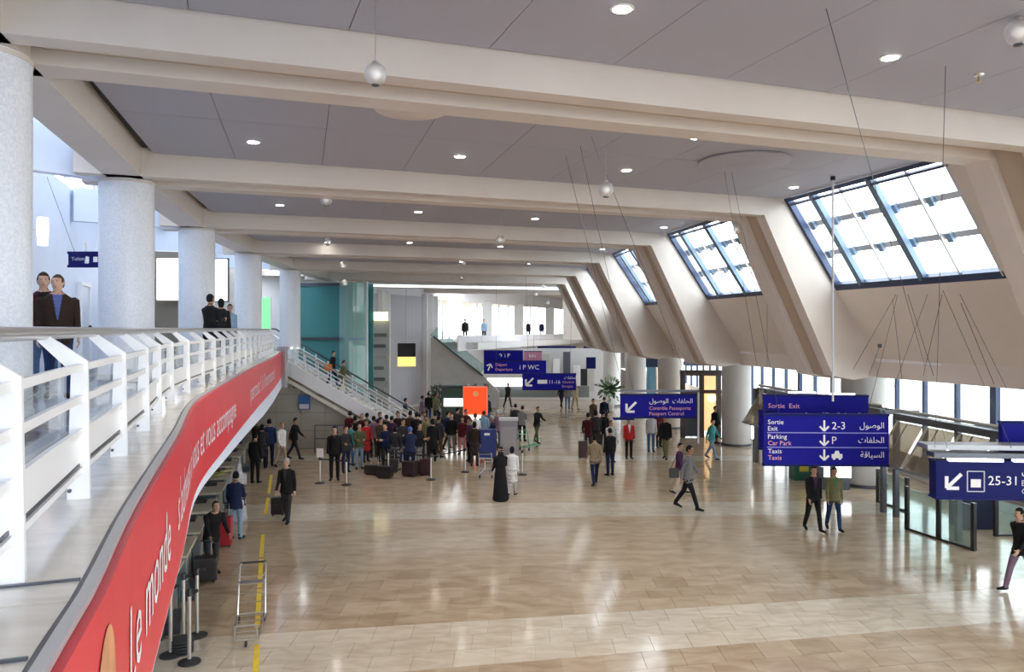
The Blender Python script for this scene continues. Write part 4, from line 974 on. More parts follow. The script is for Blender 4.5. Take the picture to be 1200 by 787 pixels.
# tall blue case (info column) with white label and grey info stand
p = FL(571, 540); t = thing('blue_crate', 'tall deep blue box with a small white label in the queue', 'box', p)
MB().box(p+Vector((0, 0, 0.78)), (0.80, 0.6, 1.25)).build('box_body', mat('crate_blue', (0.015, 0.035, 0.20), 0.4), t, bevel=0.02); MB().box(p+Vector((0, -0.31, 1.22)), (0.24, 0.02, 0.10)).build('label_plate', M_ink, t)
for sx in (-1, 1): MB().box(p+Vector((sx*0.36, 0, 0.08)), (0.06, 0.5, 0.16)).build('leg', M_dsteel, t)
p = FL(596, 541); t = thing('info_stand', 'tall grey free standing information stand behind the robed woman', 'stand', p)
MB().box(p+Vector((0, 0, 0.95)), (0.78, 0.5, 1.75)).build('stand_body', mat('stand_grey', (0.26, 0.25, 0.28), 0.45, 0.2), t, bevel=0.02)
MB().box(p+Vector((0, -0.26, 1.1)), (0.66, 0.02, 0.9)).build('front_panel', mat('stand_panel', (0.33, 0.31, 0.33), 0.4, 0.2), t); MB().box(p+Vector((0, 0, 1.87)), (0.84, 0.56, 0.10)).build('cap', mat('stand_cap', (0.55, 0.55, 0.57), 0.4, 0.3), t); MB().box(p+Vector((0, 0, 0.04)), (0.9, 0.6, 0.08)).build('plinth', M_dsteel, t)
# red poster on a stand, dark kiosk with white band
p = FL(557, 512); t = thing('poster_stand', 'bright orange red poster on a white stand behind the queue', 'poster', p)
MB().box(p+Vector((0, 0, 1.95)), (1.20, 0.06, 1.42)).build('poster', emit('poster_red', (1.0, 0.055, 0.01), 0.75), t); MB().box(p+Vector((0, 0.05, 1.95)), (1.34, 0.06, 1.56)).build('border', mat('poster_border', (0.9, 0.45, 0.30), 0.4), t)
MB().tube([p+Vector((0.02, -0.035, 2.32)), p+Vector((0.02, -0.045, 2.32))], 0.14, 14).build('printed_disc', mat('poster_yellow', (0.95, 0.55, 0.20), 0.4), t)
MB().box(p+Vector((-0.1, 0, 0.98)), (0.8, 0.3, 0.36)).build('light_plinth', emit('plinth_glow', (1.0, 0.98, 0.85), 1.3), t); MB().box(p+Vector((0, 0, 0.4)), (0.12, 0.12, 0.8)).build('leg', M_steel, t); MB().box(p+Vector((0, 0, 0.02)), (0.8, 0.5, 0.04)).build('foot', M_steel, t)
p = FL(533, 500); t = thing('information_kiosk', 'dark green kiosk with a white lit band beside the red poster', 'kiosk', p)
MB().box(p+Vector((0, 0, 1.2)), (1.5, 1.0, 2.3)).build('kiosk_body', mat('kiosk_green', (0.035, 0.07, 0.05), 0.4), t); MB().box(p+Vector((-0.05, -0.52, 1.5)), (1.1, 0.05, 0.45)).build('lit_band', M_litpan, t); MB().box(p+Vector((0, 0, 2.45)), (1.6, 1.1, 0.1)).build('roof', M_dsteel, t)
p = FL(537, 486); t = thing('plant_trough', 'dark leafy plant trough in front of the far stair', 'planter', p)
MB().box(p+Vector((0, 0, 0.4)), (4.2, 1.0, 0.8)).build('trough', M_wtile, t)
random.seed(3)
mb = MB()
for k in range(420):
    c = p+Vector((random.uniform(-2.0, 2.0), random.uniform(-0.45, 0.45), random.uniform(0.8, 2.0))); a = Vector((random.uniform(-1, 1), random.uniform(-1, 1), random.uniform(-.3, 1))).normalized()*0.22; b = a.orthogonal().normalized()*0.07
    mb.add([c-a, c+b, c+a, c-b], [(0,1,2,3)])
tag(mb.build('foliage', mat('leaf_dark', (0.05, 0.075, 0.04), 0.5), t), kind='stuff')
def fern(px, py, hgt, label):
    p = FL(px, py); t = thing('potted_plant', label, 'plant', p)
    MB().lathe([(0.28, 0), (0.36, 0.5)], p, 18).build('pot', M_gcol, t, True); MB().tube([p+Vector((0, 0, 0.45)), p+Vector((0, 0, hgt*0.6))], 0.03, 6).build('stem', mat('stem_brown', (0.12, 0.08, 0.05), 0.7), t)
    mb = MB()
    for k in range(160):
        a = Vector((random.gauss(0, 1), random.gauss(0, 1), random.gauss(0.4, 0.8))).normalized(); c = p+Vector((0, 0, hgt*0.65))+a*random.uniform(0.15, 0.42*hgt); b = a.orthogonal().normalized()*0.09
        mb.add([c-a*0.2, c+b, c+a*0.2, c-b], [(0,1,2,3)])
    tag(mb.build('leaves', mat('leaf_green', (0.06, 0.13, 0.05), 0.5), t), kind='stuff')
fern(714, 482, 2.4, 'leafy green potted plant against the far white column')
# black-yellow advertising board, far
p = FL(476, 478); t = thing('advert_board', 'hanging advert board with black top and glowing yellow bottom', 'advert', W(476, 415, 52))
a, b = W(466, 418, 52), W(487, 402, 52); MB().box((a+b)/2, (b.x-a.x, 0.1, b.z-a.z)).build('black_half', M_black, t)
a, b = W(466, 429, 52), W(487, 418, 52); MB().box((a+b)/2, (b.x-a.x, 0.1, b.z-a.z)).build('yellow_half', emit('advert_yellow', (1.0, 0.62, 0.16), 1.1), t)
c = W(476, 402, 52); MB().box((c.x, 52, (c.z+8.8)/2), (0.05, 0.05, 8.8-c.z)).build('hanger', M_steel, t)
# lit snack stand under the curtain wall
p = W(444, 365, 49); t = thing('snack_stand', 'snack stand with rounded yellow lit canopy by the glass enclosure', 'kiosk', (p.x, 49, 0))
MB().box((p.x, 49, 6.6), (1.1, 0.5, 0.55)).build('lit_canopy', emit('canopy_glow', (1.0, 0.93, 0.55), 1.2), t); MB().box((p.x, 49.2, 3.15), (1.3, 0.4, 6.3)).build('back_board', M_wtile, t)
for k in range(7): MB().box((p.x+random.uniform(-.15, .15), 48.9, 1.2+0.7*k), (0.9, 0.2, 0.22)).build('shelf_goods', mat('goods_%d' % (k % 3), [(0.2, 0.17, 0.15), (0.45, 0.42, 0.40), (0.12, 0.11, 0.13)][k % 3], 0.5), t)
# yellow floor tape
tp = thing('floor_tape', 'broken strip of yellow tape on the floor beside the counters', 'floor tape', FL(303, 690))
tm = mat('tape_yellow', (0.80, 0.58, 0.04), 0.5, var=0.12, scale=8)
for (x0, y0, x1, y1) in ((299.5, 790, 301, 755), (301.5, 735, 304, 690), (304, 688, 306, 655), (306.3, 652, 308, 626), (311, 602, 314, 583), (315, 578, 318, 556)):
    a, b = FL(x0, y0, 0.003), FL(x1, y1, 0.003); MB().bar(a, b, 0.10, 0.004).build('tape_strip', tm, tp)
# notice on the stair wall
c = W(356.5, 471.5, 36.95); t = thing('wall_notice', 'small blue notice on the stone wall under the staircase', 'notice', c)
MB().box(c, (0.56, 0.06, 0.66)).build('board', mat('notice_blue', (0.05, 0.14, 0.38), 0.4), t); MB().box(c+Vector((0, -0.035, -0.18)), (0.46, 0.01, 0.22)).build('white_field', M_pale, t)
# ---------------------------------------------------------------- right side: canopies, glass barriers, booths
M_canopy = mat('canopy_metal', (0.13, 0.14, 0.16), 0.35, 0.6)
M_slant = glass('slanted_brown_glass', (0.62, 0.56, 0.48), 1.6, 0.42, (0.30, 0.26, 0.21))
def canopy(p0, p1, z, label, npost, wid=2.0, front=True):
    """row of booths under a long beam: beam, rails, posts, slanted glass panels"""
    p0 = Vector((*p0, 0)); p1 = Vector((*p1, 0)); d = (p1-p0).normalized(); n = Vector((d.y, -d.x, 0)); t = thing('booth_canopy', label, 'canopy', p0)
    up = Vector((0, 0, z))
    MB().bar(p0+up, p1+up, 0.22, 0.20).build('canopy_beam', M_canopy, t)
    MB().tube([p0+up+Vector((0, 0, 0.2)), p1+up+Vector((0, 0, 0.2))], 0.05, 8).build('top_tube', M_steel, t, True)
    MB().tube([p0+up-n*wid+Vector((0, 0, -0.1)), p1+up-n*wid+Vector((0, 0, -0.1))], 0.06, 8).build('rear_tube', M_canopy, t, True)
    for k in range(npost):
        q = lerp(p0, p1, k/(npost-1))
        MB().box(q+Vector((0, 0, z/2)), (0.14, 0.14, z), math.atan2(d.y, d.x)).build('post', M_canopy, t); MB().bar(q+up, q+up-n*wid, 0.08, 0.12).build('cross_arm', M_canopy, t)
    m = (npost-1)*2
    for k in range(m):
        a, b = lerp(p0, p1, (k+0.06)/m), lerp(p0, p1, (k+0.94)/m)
        a1, b1 = a+n*0.75, b+n*0.75
        q = [a+Vector((0, 0, z-0.15)), b+Vector((0, 0, z-0.15)), b1+Vector((0, 0, z-1.35)), a1+Vector((0, 0, z-1.35))]
        MB().prism(q, n*0.02).build('slanted_pane', M_slant, t)
        MB().bar(q[0], q[3], 0.05, 0.05).build('glazing_bar', M_steel, t); MB().bar(lerp(q[0], q[1], 0.4), lerp(q[3], q[2], 0.4), 0.03, 0.03).build('glazing_bar', M_pale, t)
    MB().bar(p0+n*0.75+Vector((0, 0, z-1.38)), p1+n*0.75+Vector((0, 0, z-1.38)), 0.08, 0.08).build('lower_rail', mat('grey_metal', (0.34, 0.35, 0.38), 0.35, 0.6), t)
    for k in range(m):
        a, b = lerp(p0, p1, (k+0.03)/m)+n*0.75, lerp(p0, p1, (k+0.97)/m)+n*0.75
        MB().bar(a+Vector((0, 0, 0.68)), b+Vector((0, 0, 0.68)), 0.05, 1.2).build('booth_front', mat('booth_front_beige', (0.42, 0.38, 0.32), 0.35, var=0.05), t) if front and k >= m-2 else None
    return t
CAN1 = canopy((10.75, 33.4), (11.75, 24.3), 3.15, 'long dark canopy beam with slanted glass over the booths behind the three line sign', 4, 1.2, False)
canopy((11.85, 23.7), (12.9, 15.6), 3.10, 'nearer canopy with slanted glass above the glass barriers', 4, 1.0, False)
# lit strip and blue fascia on the first canopy post
p = W(884, 500, 33.0); t = thing('post_lamp', 'narrow white vertical light on the left canopy post', 'lamp', p); MB().box(p+Vector((-0.12, -0.1, 0)), (0.1, 0.08, 1.0)).build('tube', emit('post_tube', (1, 0.98, 0.9), 1.6), t); MB().box(p+Vector((-0.12, -0.04, 0)), (0.14, 0.05, 1.1)).build('holder', M_dsteel, t)
MB().box((10.62, 32.7, 1.6), (0.16, 0.16, 3.2)).build('end_post', M_beam, CAN1); MB().box((10.72, 33.5, 1.6), (0.36, 0.3, 3.2)).build('end_pier', M_canopy, CAN1)
# glass barriers
def barrier(pts, hgt, label, thick=0.10):
    t = thing('glass_barrier', label, 'barrier', (pts[0][0], pts[0][1], 0))
    for x, y in pts: MB().box((x, y, hgt/2), (thick, thick, hgt), math.atan2(pts[1][1]-pts[0][1], pts[1][0]-pts[0][0])).build('post', M_black, t)
    for a, b in zip(pts, pts[1:]):
        A, B = Vector((*a, 0)), Vector((*b, 0)); u = (B-A).normalized()*0.06
        MB().bar(A+u+Vector((0, 0, hgt*0.5)), B-u+Vector((0, 0, hgt*0.5)), 0.02, hgt*0.9).build('glass_pane', M_barrier, t); MB().bar(A+Vector((0, 0, 0.03)), B+Vector((0, 0, 0.03)), 0.06, 0.05).build('floor_rail', M_black, t)
    return t
g = lambda px, py: tuple(FL(px, py).xy)
barrier([g(1063, 620), g(1100, 632), g(1141, 645)], 1.25, 'dark framed glass barrier in front of the check-in sign')
barrier([g(1029, 588), g(1063, 600)], 1.1, 'beige glass barrier behind the dark framed barrier')
barrier([g(1167, 628), (FL(1167, 628).x+1.7, FL(1167, 628).y+0.1)], 1.35, 'pale green glass screen right of the check-in booth')
p = FL(1150, 622); t = thing('check_in_booth', 'dark booth desk between the glass barriers', 'booth', p)
MB().box(p+Vector((0.0, 0.5, 0.55)), (0.9, 0.7, 1.1)).build('desk', mat('booth_navy', (0.02, 0.02, 0.06), 0.4), t); MB().box(p+Vector((0, 0.5, 1.13)), (1.0, 0.85, 0.06)).build('desk_top', M_steel, t); MB().box(p+Vector((-0.3, 0.55, 1.4)), (0.45, 0.06, 0.36)).build('monitor', M_screen, t)
# lit white counter, yellow cabinet, under the three line sign
p = FL(975, 574); t = thing('service_desk', 'service desk with slanted white lit panel behind the walking pair', 'desk', p)
q = W(980, 552, p.y); MB().box(q, (1.0, 0.08, 0.42), math.radians(-12)).build('lit_panel', M_litpan, t); MB().box(p+Vector((0.1, 0.2, 0.4)), (1.1, 0.3, 0.85)).build('desk_body', M_dsteel, t)
p = FL(938, 561); t = thing('cash_machine', 'yellow and dark green machine under the three line sign', 'machine', p)
MB().box(p+Vector((0, 0, 0.9)), (0.7, 0.6, 1.8)).build('cabinet', mat('machine_green', (0.02, 0.12, 0.08), 0.4), t); MB().box(p+Vector((0.02, -0.31, 1.0)), (0.34, 0.03, 1.3)).build('yellow_panel', mat('machine_yellow', (0.70, 0.58, 0.06), 0.4), t); MB().box(p+Vector((0.5, 0.1, 0.7)), (0.3, 0.5, 1.4)).build('side_unit', M_black, t); MB().box(p+Vector((0.02, -0.33, 1.45)), (0.28, 0.02, 0.2)).build('screen', M_screen, t)
# shop front with brown frames and warm light
t = thing('shop_front', 'dark brown framed shop door with warm light inside', 'shop', (W(822, 0, 41).x, 41, 0))
for px, wpx in ((800, 5), (822, 5), (842, 5)):
    x = W(px, 0, 41).x; MB().box((x, 41, 1.75), (wpx/F*41, 0.25, 3.5)).build('door_post', mat('shop_brown', (0.055, 0.035, 0.03), 0.4), t)
xa, xb = W(797, 0, 41).x, W(845, 0, 41).x
for z, h in ((3.45, 0.30), (2.45, 0.18)): MB().box(((xa+xb)/2, 40.95, z), (xb-xa, 0.25, h)).build('door_beam', mat('shop_brown', (0.055, 0.035, 0.03), 0.4), t)
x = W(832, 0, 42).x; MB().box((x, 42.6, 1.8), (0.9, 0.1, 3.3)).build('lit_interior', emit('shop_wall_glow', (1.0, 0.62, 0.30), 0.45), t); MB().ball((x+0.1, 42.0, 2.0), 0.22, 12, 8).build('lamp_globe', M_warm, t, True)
MB().box((W(811, 0, 41).x, 41.1, 1.2), (0.75, 0.05, 2.3)).build('door_leaf', M_dsteel, t)
MB().box(((xa+xb)/2+0.6, 41.0, 3.95), (2.9, 0.9, 0.22)).build('canopy_fascia', M_mull, t)
# blue uniform banner between aisle columns
t = thing('column_banner', 'pale blue vertical banner hung between two aisle columns', 'banner', W(763, 460, 47)); a, b = W(758, 462, 47), W(768, 428, 47); MB().box((a+b)/2, (b.x-a.x, 0.05, b.z-a.z)).build('banner_cloth', mat('banner_pale_blue', (0.16, 0.36, 0.48), 0.5), t); a, b = W(757, 430, 47), W(771, 420, 47); MB().box((a+b)/2, (b.x-a.x, 0.08, b.z-a.z)).build('banner_head', M_navy, t)
# far shop under the bridge: counter, lit display
t = thing('far_shop', 'far shop counter with white lit displays under the bridge', 'shop', (0.5, 60, 0))
a, b = W(571, 452, 58), W(612, 443, 58); MB().box((a+b)/2, (b.x-a.x, 0.3, b.z-a.z)).build('lit_display', M_litpan, t); a, b = W(580, 465, 58.3), W(690, 452, 58.3); MB().box((a+b)/2, (b.x-a.x, 0.5, b.z-a.z)).build('counter', mat('far_counter', (0.20, 0.22, 0.22), 0.5), t)
for k, (px, py0, py1, m) in enumerate(((640, 415, 440, M_wtile), (652, 420, 440, M_white), (664, 412, 440, M_dsteel), (676, 428, 456, M_white), (684, 432, 456, M_black), (692, 430, 458, M_wtile), (628, 424, 438, M_white))):
    a, b = W(px-4, py1, 62), W(px+4, py0, 62); MB().box((a+b)/2, (b.x-a.x, 0.3, b.z-a.z)).build('display_panel', m, t)
MB().box((2.0, 63, 2.1), (13, 0.3, 4.2)).build('shop_back_wall', mat('far_back', (0.62, 0.61, 0.62), 0.6), t)
# seating rows, far left
def bench(px, py, rz, label, n=4):
    p = FL(px, py); t = thing('seat_bench', label, 'bench', p, rz, 'waiting benches near the glass enclosure')
    def L(mb, nm, m): mb.v = [chain(t)@v for v in mb.v]; return mb.build(nm, m, t)
    for k in range(n):
        x = (k-(n-1)/2)*0.6; L(MB().box((x, 0, 0.43), (0.5, 0.48, 0.05)), 'seat', M_rubber); L(MB().box((x, 0.25, 0.70), (0.5, 0.05, 0.5)), 'backrest', M_rubber)
    L(MB().box((0, 0.05, 0.36), (n*0.6, 0.06, 0.06)), 'beam', M_steel)
    for s in (-1, 1): L(MB().box((s*n*0.22, 0.05, 0.18), (0.06, 0.45, 0.36)), 'leg', M_steel)
bench(432, 477, 0.2, 'dark waiting bench nearest the staircase'); bench(447, 469, 0.2, 'dark waiting bench behind the first bench'); bench(418, 467, 0.2, 'dark waiting bench against the glass enclosure')
# hanging cables with no sign, in front of the big skylight wall
t = thing('cable_bracing', 'thin crossed cables in front of the wall below the big skylight', 'cables', W(1080, 400, 15.5))
for a, b in ((W(1050, 345, 15.5), W(1000, 432, 15.8)), (W(1064, 345, 15.5), W(1094, 440, 15.8)), (W(1104, 345, 14.5), W(1082, 440, 15.8)), (W(1126, 355, 14), W(1165, 450, 14.5)), (W(1031, 405, 16), W(1018, 440, 15.8)), (W(1046, 350, 15.5), W(1060, 470, 15.8))): MB().tube([a, b], 0.006, 5).build('cable', M_dsteel, t)
MB().box(W(1031, 405, 16), (0.06, 0.06, 0.08)).build('hook', M_black, t)
# ================================================================== PEOPLE
LAB = ('skin', 'top', 'bottom', 'shoe', 'eye', 'lip', 'shirt')
class Body:
    def __init__(s): s.mb = MB(); s.lab = []
    def loft(s, pts, rad, label, xax=(1,0,0), n=12):
        pts = [Vector(p) for p in pts]; xax = Vector(xax)
        # rounded ends: an extra shrunken ring past each end
        P = [pts[0]-(pts[1]-pts[0]).normalized()*min(rad[0])*0.6]+pts+[pts[-1]+(pts[-1]-pts[-2]).normalized()*min(rad[-1])*0.6]
        R = [(rad[0][0]*0.45, rad[0][1]*0.45)]+list(rad)+[(rad[-1][0]*0.45, rad[-1][1]*0.45)]
        vs, fs = [], []
        for i, p in enumerate(P):
            d = (P[min(i+1, len(P)-1)]-P[max(i-1, 0)]).normalized(); x = xax-d*xax.dot(d); x = x.normalized() if x.length > 1e-4 else d.orthogonal().normalized(); y = d.cross(x)
            for k in range(n):
                t = 2*math.pi*k/n; vs.append(p+x*math.cos(t)*R[i][0]+y*math.sin(t)*R[i][1])
        for i in range(len(P)-1):
            for k in range(n): fs.append((i*n+k, i*n+(k+1) % n, (i+1)*n+(k+1) % n, (i+1)*n+k))
        fs += [tuple(range(n))[::-1], tuple(range((len(P)-1)*n, len(P)*n))]
        s.mb.add(vs, fs); s.lab += [(v, label) for v in vs]
        for a, b in zip(pts, pts[1:]):                       # extra label samples along long spans
            m = (a+b)/2
            for k in range(6):
                t = 2*math.pi*k/6; d = (b-a).normalized(); x = xax-d*xax.dot(d); x = x.normalized() if x.length > 1e-4 else d.orthogonal().normalized(); y = d.cross(x)
                i = pts.index(a); s.lab.append((m+x*math.cos(t)*(rad[i][0]+rad[i+1][0])/2+y*math.sin(t)*(rad[i][1]+rad[i+1][1])/2, label))
    def circ(s, pts, rs, label): s.loft(pts, [(r, r) for r in rs], label, (1, 0.13, 0.07), 10)
def make_body(name, legs=((0,0),(0,0)), arms=((0.05,0.12,0.15),(0.05,0.12,0.15)), lean=0.0, yaw=0.0, pitch=0.0, coat=0.0, robe=False, scarf=False, hat=False, sit=False, bulk=1.0, voxel=0.013, curl=0.5, hair='short', fingers=True):
    B = Body(); bl = bulk; S = Vector((0, -math.sin(lean), math.cos(lean))); FWD = Vector((0, -math.cos(lean), -math.sin(lean))); P = Vector((0, 0, 0.92))
    low = 9
    J = {}
    for sgn, (a, k) in zip((-1, 1), legs):
        hip = P+Vector((sgn*0.09, 0, -0.03)); d1 = Vector((sgn*0.03, -math.sin(a), -math.cos(a))); kn = hip+d1*0.42; d2 = Vector((0, -math.sin(a-k), -math.cos(a-k))); an = kn+d2*0.40
        fp = min(0.0, (a-k))*0.7 if not sit else 0.0
        fd = Vector((sgn*0.18, -math.cos(fp), math.sin(fp)*1.0)).normalized()
        B.circ([hip, lerp(hip, kn, 0.5), kn], [0.098*bl, 0.082*bl, 0.064], 'bottom'); B.circ([kn, lerp(kn, an, 0.35), an+d2*0.01], [0.064, 0.062, 0.052], 'bottom')
        h = an+Vector((0, 0.035, -0.045)); to = an+fd*0.185+Vector((0, 0, -0.055))
        B.loft([h, an+fd*0.07+Vector((0, 0, -0.045)), to], [(0.040, 0.040), (0.048, 0.038), (0.040, 0.026)], 'shoe')
        low = min(low, h.z-0.04, to.z-0.026); J['ankle%d' % sgn] = an
    def sp(t, f=0.0, x=0.0): return P+S*t+FWD*f+Vector((x, 0, 0))
    tr = [(-0.09, 0.150, 0.115), (0.02, 0.168, 0.125), (0.14, 0.158, 0.120), (0.27, 0.170, 0.125), (0.39, 0.190, 0.125), (0.47, 0.178, 0.105), (0.525, 0.118, 0.082)]
    B.loft([sp(t) for t, _, _ in tr], [(rx*bl, ry*bl) for _, rx, ry in tr], 'top', n=16)
    B.loft([sp(-0.10), sp(-0.02)], [(0.150*bl, 0.110*bl), (0.158*bl, 0.116*bl)], 'bottom', n=14)
    if coat: B.loft([sp(0.10), sp(-0.12), P+Vector((0, 0, -coat))], [(0.165, 0.125), (0.185, 0.145), (0.205, 0.165)], 'top', n=16)
    if robe: B.loft([sp(0.10), sp(-0.15), P+Vector((0, 0.02, -0.55)), P+Vector((0, 0.03, -0.885))], [(0.175, 0.14), (0.20, 0.17), (0.235, 0.22), (0.27, 0.26)], 'top', n=18)
    B.circ([sp(0.50, 0.0), sp(0.56, 0.012), sp(0.62, 0.02)], [0.062, 0.055, 0.055], 'skin')
    # head
    Hm = Matrix.Rotation(yaw, 3, 'Z')@Matrix.Rotation(-pitch, 3, 'X'); C = sp(0.70, 0.025)
    def hp(x, y, z): return C+Hm@Vector((x, y, z))        # face looks to -y
    hl = 'top' if scarf else 'skin'
    B.loft([hp(0, -0.012, -0.105), hp(0, -0.010, -0.07), hp(0, 0.0, -0.01), hp(0, 0.008, 0.05), hp(0, 0.012, 0.09)], [(0.040, 0.045), (0.060, 0.075), (0.074, 0.092), (0.074, 0.094), (0.052, 0.066)], 'skin', Hm@Vector((1,0,0)), 16)
    B.loft([hp(0, -0.088, 0.018), hp(0, -0.104, -0.018)], [(0.010, 0.010), (0.015, 0.013)], 'skin', Hm@Vector((1,0,0)), 8)
    B.loft([hp(-0.04, -0.083, 0.032), hp(0.04, -0.083, 0.032)], [(0.010, 0.012), (0.010, 0.012)], 'skin', (0,0,1), 8)
    for lx in (-0.016, -0.006, 0.006, 0.016): B.lab.append((hp(lx, -0.086, -0.062), 'lip'))
    for sg in (-1, 1):
        B.loft([hp(sg*0.078, 0.005, -0.02), hp(sg*0.080, 0.008, 0.025)], [(0.010, 0.018), (0.010, 0.020)], 'skin', Hm@Vector((1,0,0)), 8)
        B.lab.append((hp(sg*0.032, -0.089, 0.012), 'eye'))
    if scarf:
        B.loft([hp(0, 0.03, -0.16), hp(0, 0.02, -0.08), hp(0, 0.02, 0.0), hp(0, 0.02, 0.07), hp(0, 0.02, 0.10)], [(0.12, 0.10), (0.092, 0.090), (0.090, 0.096), (0.086, 0.094), (0.06, 0.07)], 'top', Hm@Vector((1,0,0)), 16)
    # arms and hands
    for sgn, (a, b, e) in zip((-1, 1), arms):
        sh = sp(0.455, 0, sgn*0.170*bl); a2 = a+lean*0.3
        d1 = Vector((sgn*math.sin(b), -math.sin(a2)*math.cos(b), -math.cos(a2)*math.cos(b))); el = sh+d1*0.285; inn = -0.35*max(0, e-0.4)
        d2 = Vector((sgn*(math.sin(b)*0.5+inn), -math.sin(a2+e), -math.cos(a2+e))).normalized(); wr = el+d2*0.245
        B.circ([sh, lerp(sh, el, 0.5), el], [0.066*bl, 0.056*bl, 0.048], 'top'); B.circ([el, lerp(el, wr, 0.4), wr], [0.048, 0.045, 0.036], 'top')
        side = d2.cross(Vector((sgn, 0, 0))).normalized(); nx = side.cross(d2).normalized()     # side: thumb direction, nx: across the palm thickness
        if side.y > 0: side = -side
        pc = wr+d2*0.05
        B.loft([wr+d2*0.012, pc, wr+d2*0.098], [(0.026, 0.020), (0.040, 0.017), (0.040, 0.015)], 'skin', side, 10)
        inward = Vector((-sgn, 0, 0)); inward = (inward-d2*inward.dot(d2)).normalized()
        if fingers:
            for q, (o, L) in enumerate(((0.030, 0.070), (0.010, 0.080), (-0.010, 0.074), (-0.030, 0.058))):
                f0 = wr+d2*0.095+side*o; c1 = curl*0.7; c2 = curl*1.6
                g1 = (d2*math.cos(c1)+inward*math.sin(c1)); g2 = (d2*math.cos(c2)+inward*math.sin(c2)); f1 = f0+g1*L*0.52; f2 = f1+g2*L*0.48
                B.circ([f0-d2*0.02, f0, f1, f2], [0.0095, 0.0095, 0.0088, 0.0078], 'skin')
            t0 = wr+d2*0.035+side*0.028; t1 = t0+(d2*0.6+side*0.7+inward*0.35).normalized()*0.042; t2 = t1+(d2*0.9+side*0.25+inward*0.4).normalized()*0.032
            B.circ([t0, t1, t2], [0.012, 0.011, 0.009], 'skin')
        J['hand%d' % sgn] = wr+d2*0.11
    low = min(low, -9) if False else low
    if robe: low = min(low, P.z-0.885-0.03)
    off = Vector((0, 0, -low)) if not sit else Vector((0, 0, 0))
    src = bpy.data.meshes.new(name); src.from_pydata([tuple(v+off) for v in B.mb.v], [], B.mb.f); src.update()
    bm = bmesh.new(); bm.from_mesh(src); bmesh.ops.recalc_face_normals(bm, faces=bm.faces); bm.to_mesh(src); bm.free()
    o = bpy.data.objects.new(name, src); COL.objects.link(o)
    m = o.modifiers.new('r', 'REMESH'); m.mode = 'VOXEL'; m.voxel_size = voxel; m.use_smooth_shade = True
    sm = o.modifiers.new('s', 'SMOOTH'); sm.factor = 0.5; sm.iterations = 2
    dg = bpy.context.evaluated_depsgraph_get(); me = bpy.data.meshes.new_from_object(o.evaluated_get(dg)); me.name = name
    bpy.data.objects.remove(o); bpy.data.meshes.remove(src)
    kd = kdtree.KDTree(len(B.lab))
    for i, (v, l) in enumerate(B.lab): kd.insert(v+off, i)
    kd.balance()
    for l in LAB: me.materials.append(None)
    for p in me.polygons: p.material_index = LAB.index(B.lab[kd.find(p.center)[1]][1]); p.use_smooth = True
    ti, si = LAB.index('top'), LAB.index('shirt')
    for p in me.polygons:
        v = p.center-off-P
        if p.material_index == 2 and not sit and v.z > (-coat-0.004 if coat else -0.05) and (coat < 0.3): p.material_index = ti
        if p.material_index == ti:
            v = p.center-off-P; t = v.dot(S); f = v.dot(FWD)
            if 0.18 < t < 0.56 and f > 0.05 and abs(v.x) < 0.006+0.16*(t-0.18): p.material_index = si
    # hair: a shell over the skull
    hm = None
    if not scarf:
        bm = bmesh.new(); bmesh.ops.create_uvsphere(bm, u_segments=18, v_segments=12, radius=1.0)
        kill = []
        for f in bm.faces:
            c = f.calc_center_median().normalized()
            front = -c.y
            lim = 0.42 if front > 0.35 else (0.05 if front > -0.1 else -0.45)
            if hair == 'long': lim = 0.42 if front > 0.45 else -0.9
            if c.z < lim: kill.append(f)
        bmesh.ops.delete(bm, geom=kill, context='FACES')
        bmesh.ops.solidify(bm, geom=bm.faces, thickness=0.14)
        for v in bm.verts: v.co = hp(v.co.x*0.084, 0.010+v.co.y*0.104, 0.008+v.co.z*(0.122 if v.co.z > 0 else (0.16 if hair == 'long' else 0.12)))+off
        bmesh.ops.recalc_face_normals(bm, faces=bm.faces)
        hm = bpy.data.meshes.new(name+'_hair'); bm.to_mesh(hm); bm.free(); hm.materials.append(None)
        for p in hm.polygons: p.use_smooth = True
    return me, hm, {k: v+off for k, v in J.items()}
ARMD = (0.05, 0.13, 0.15)
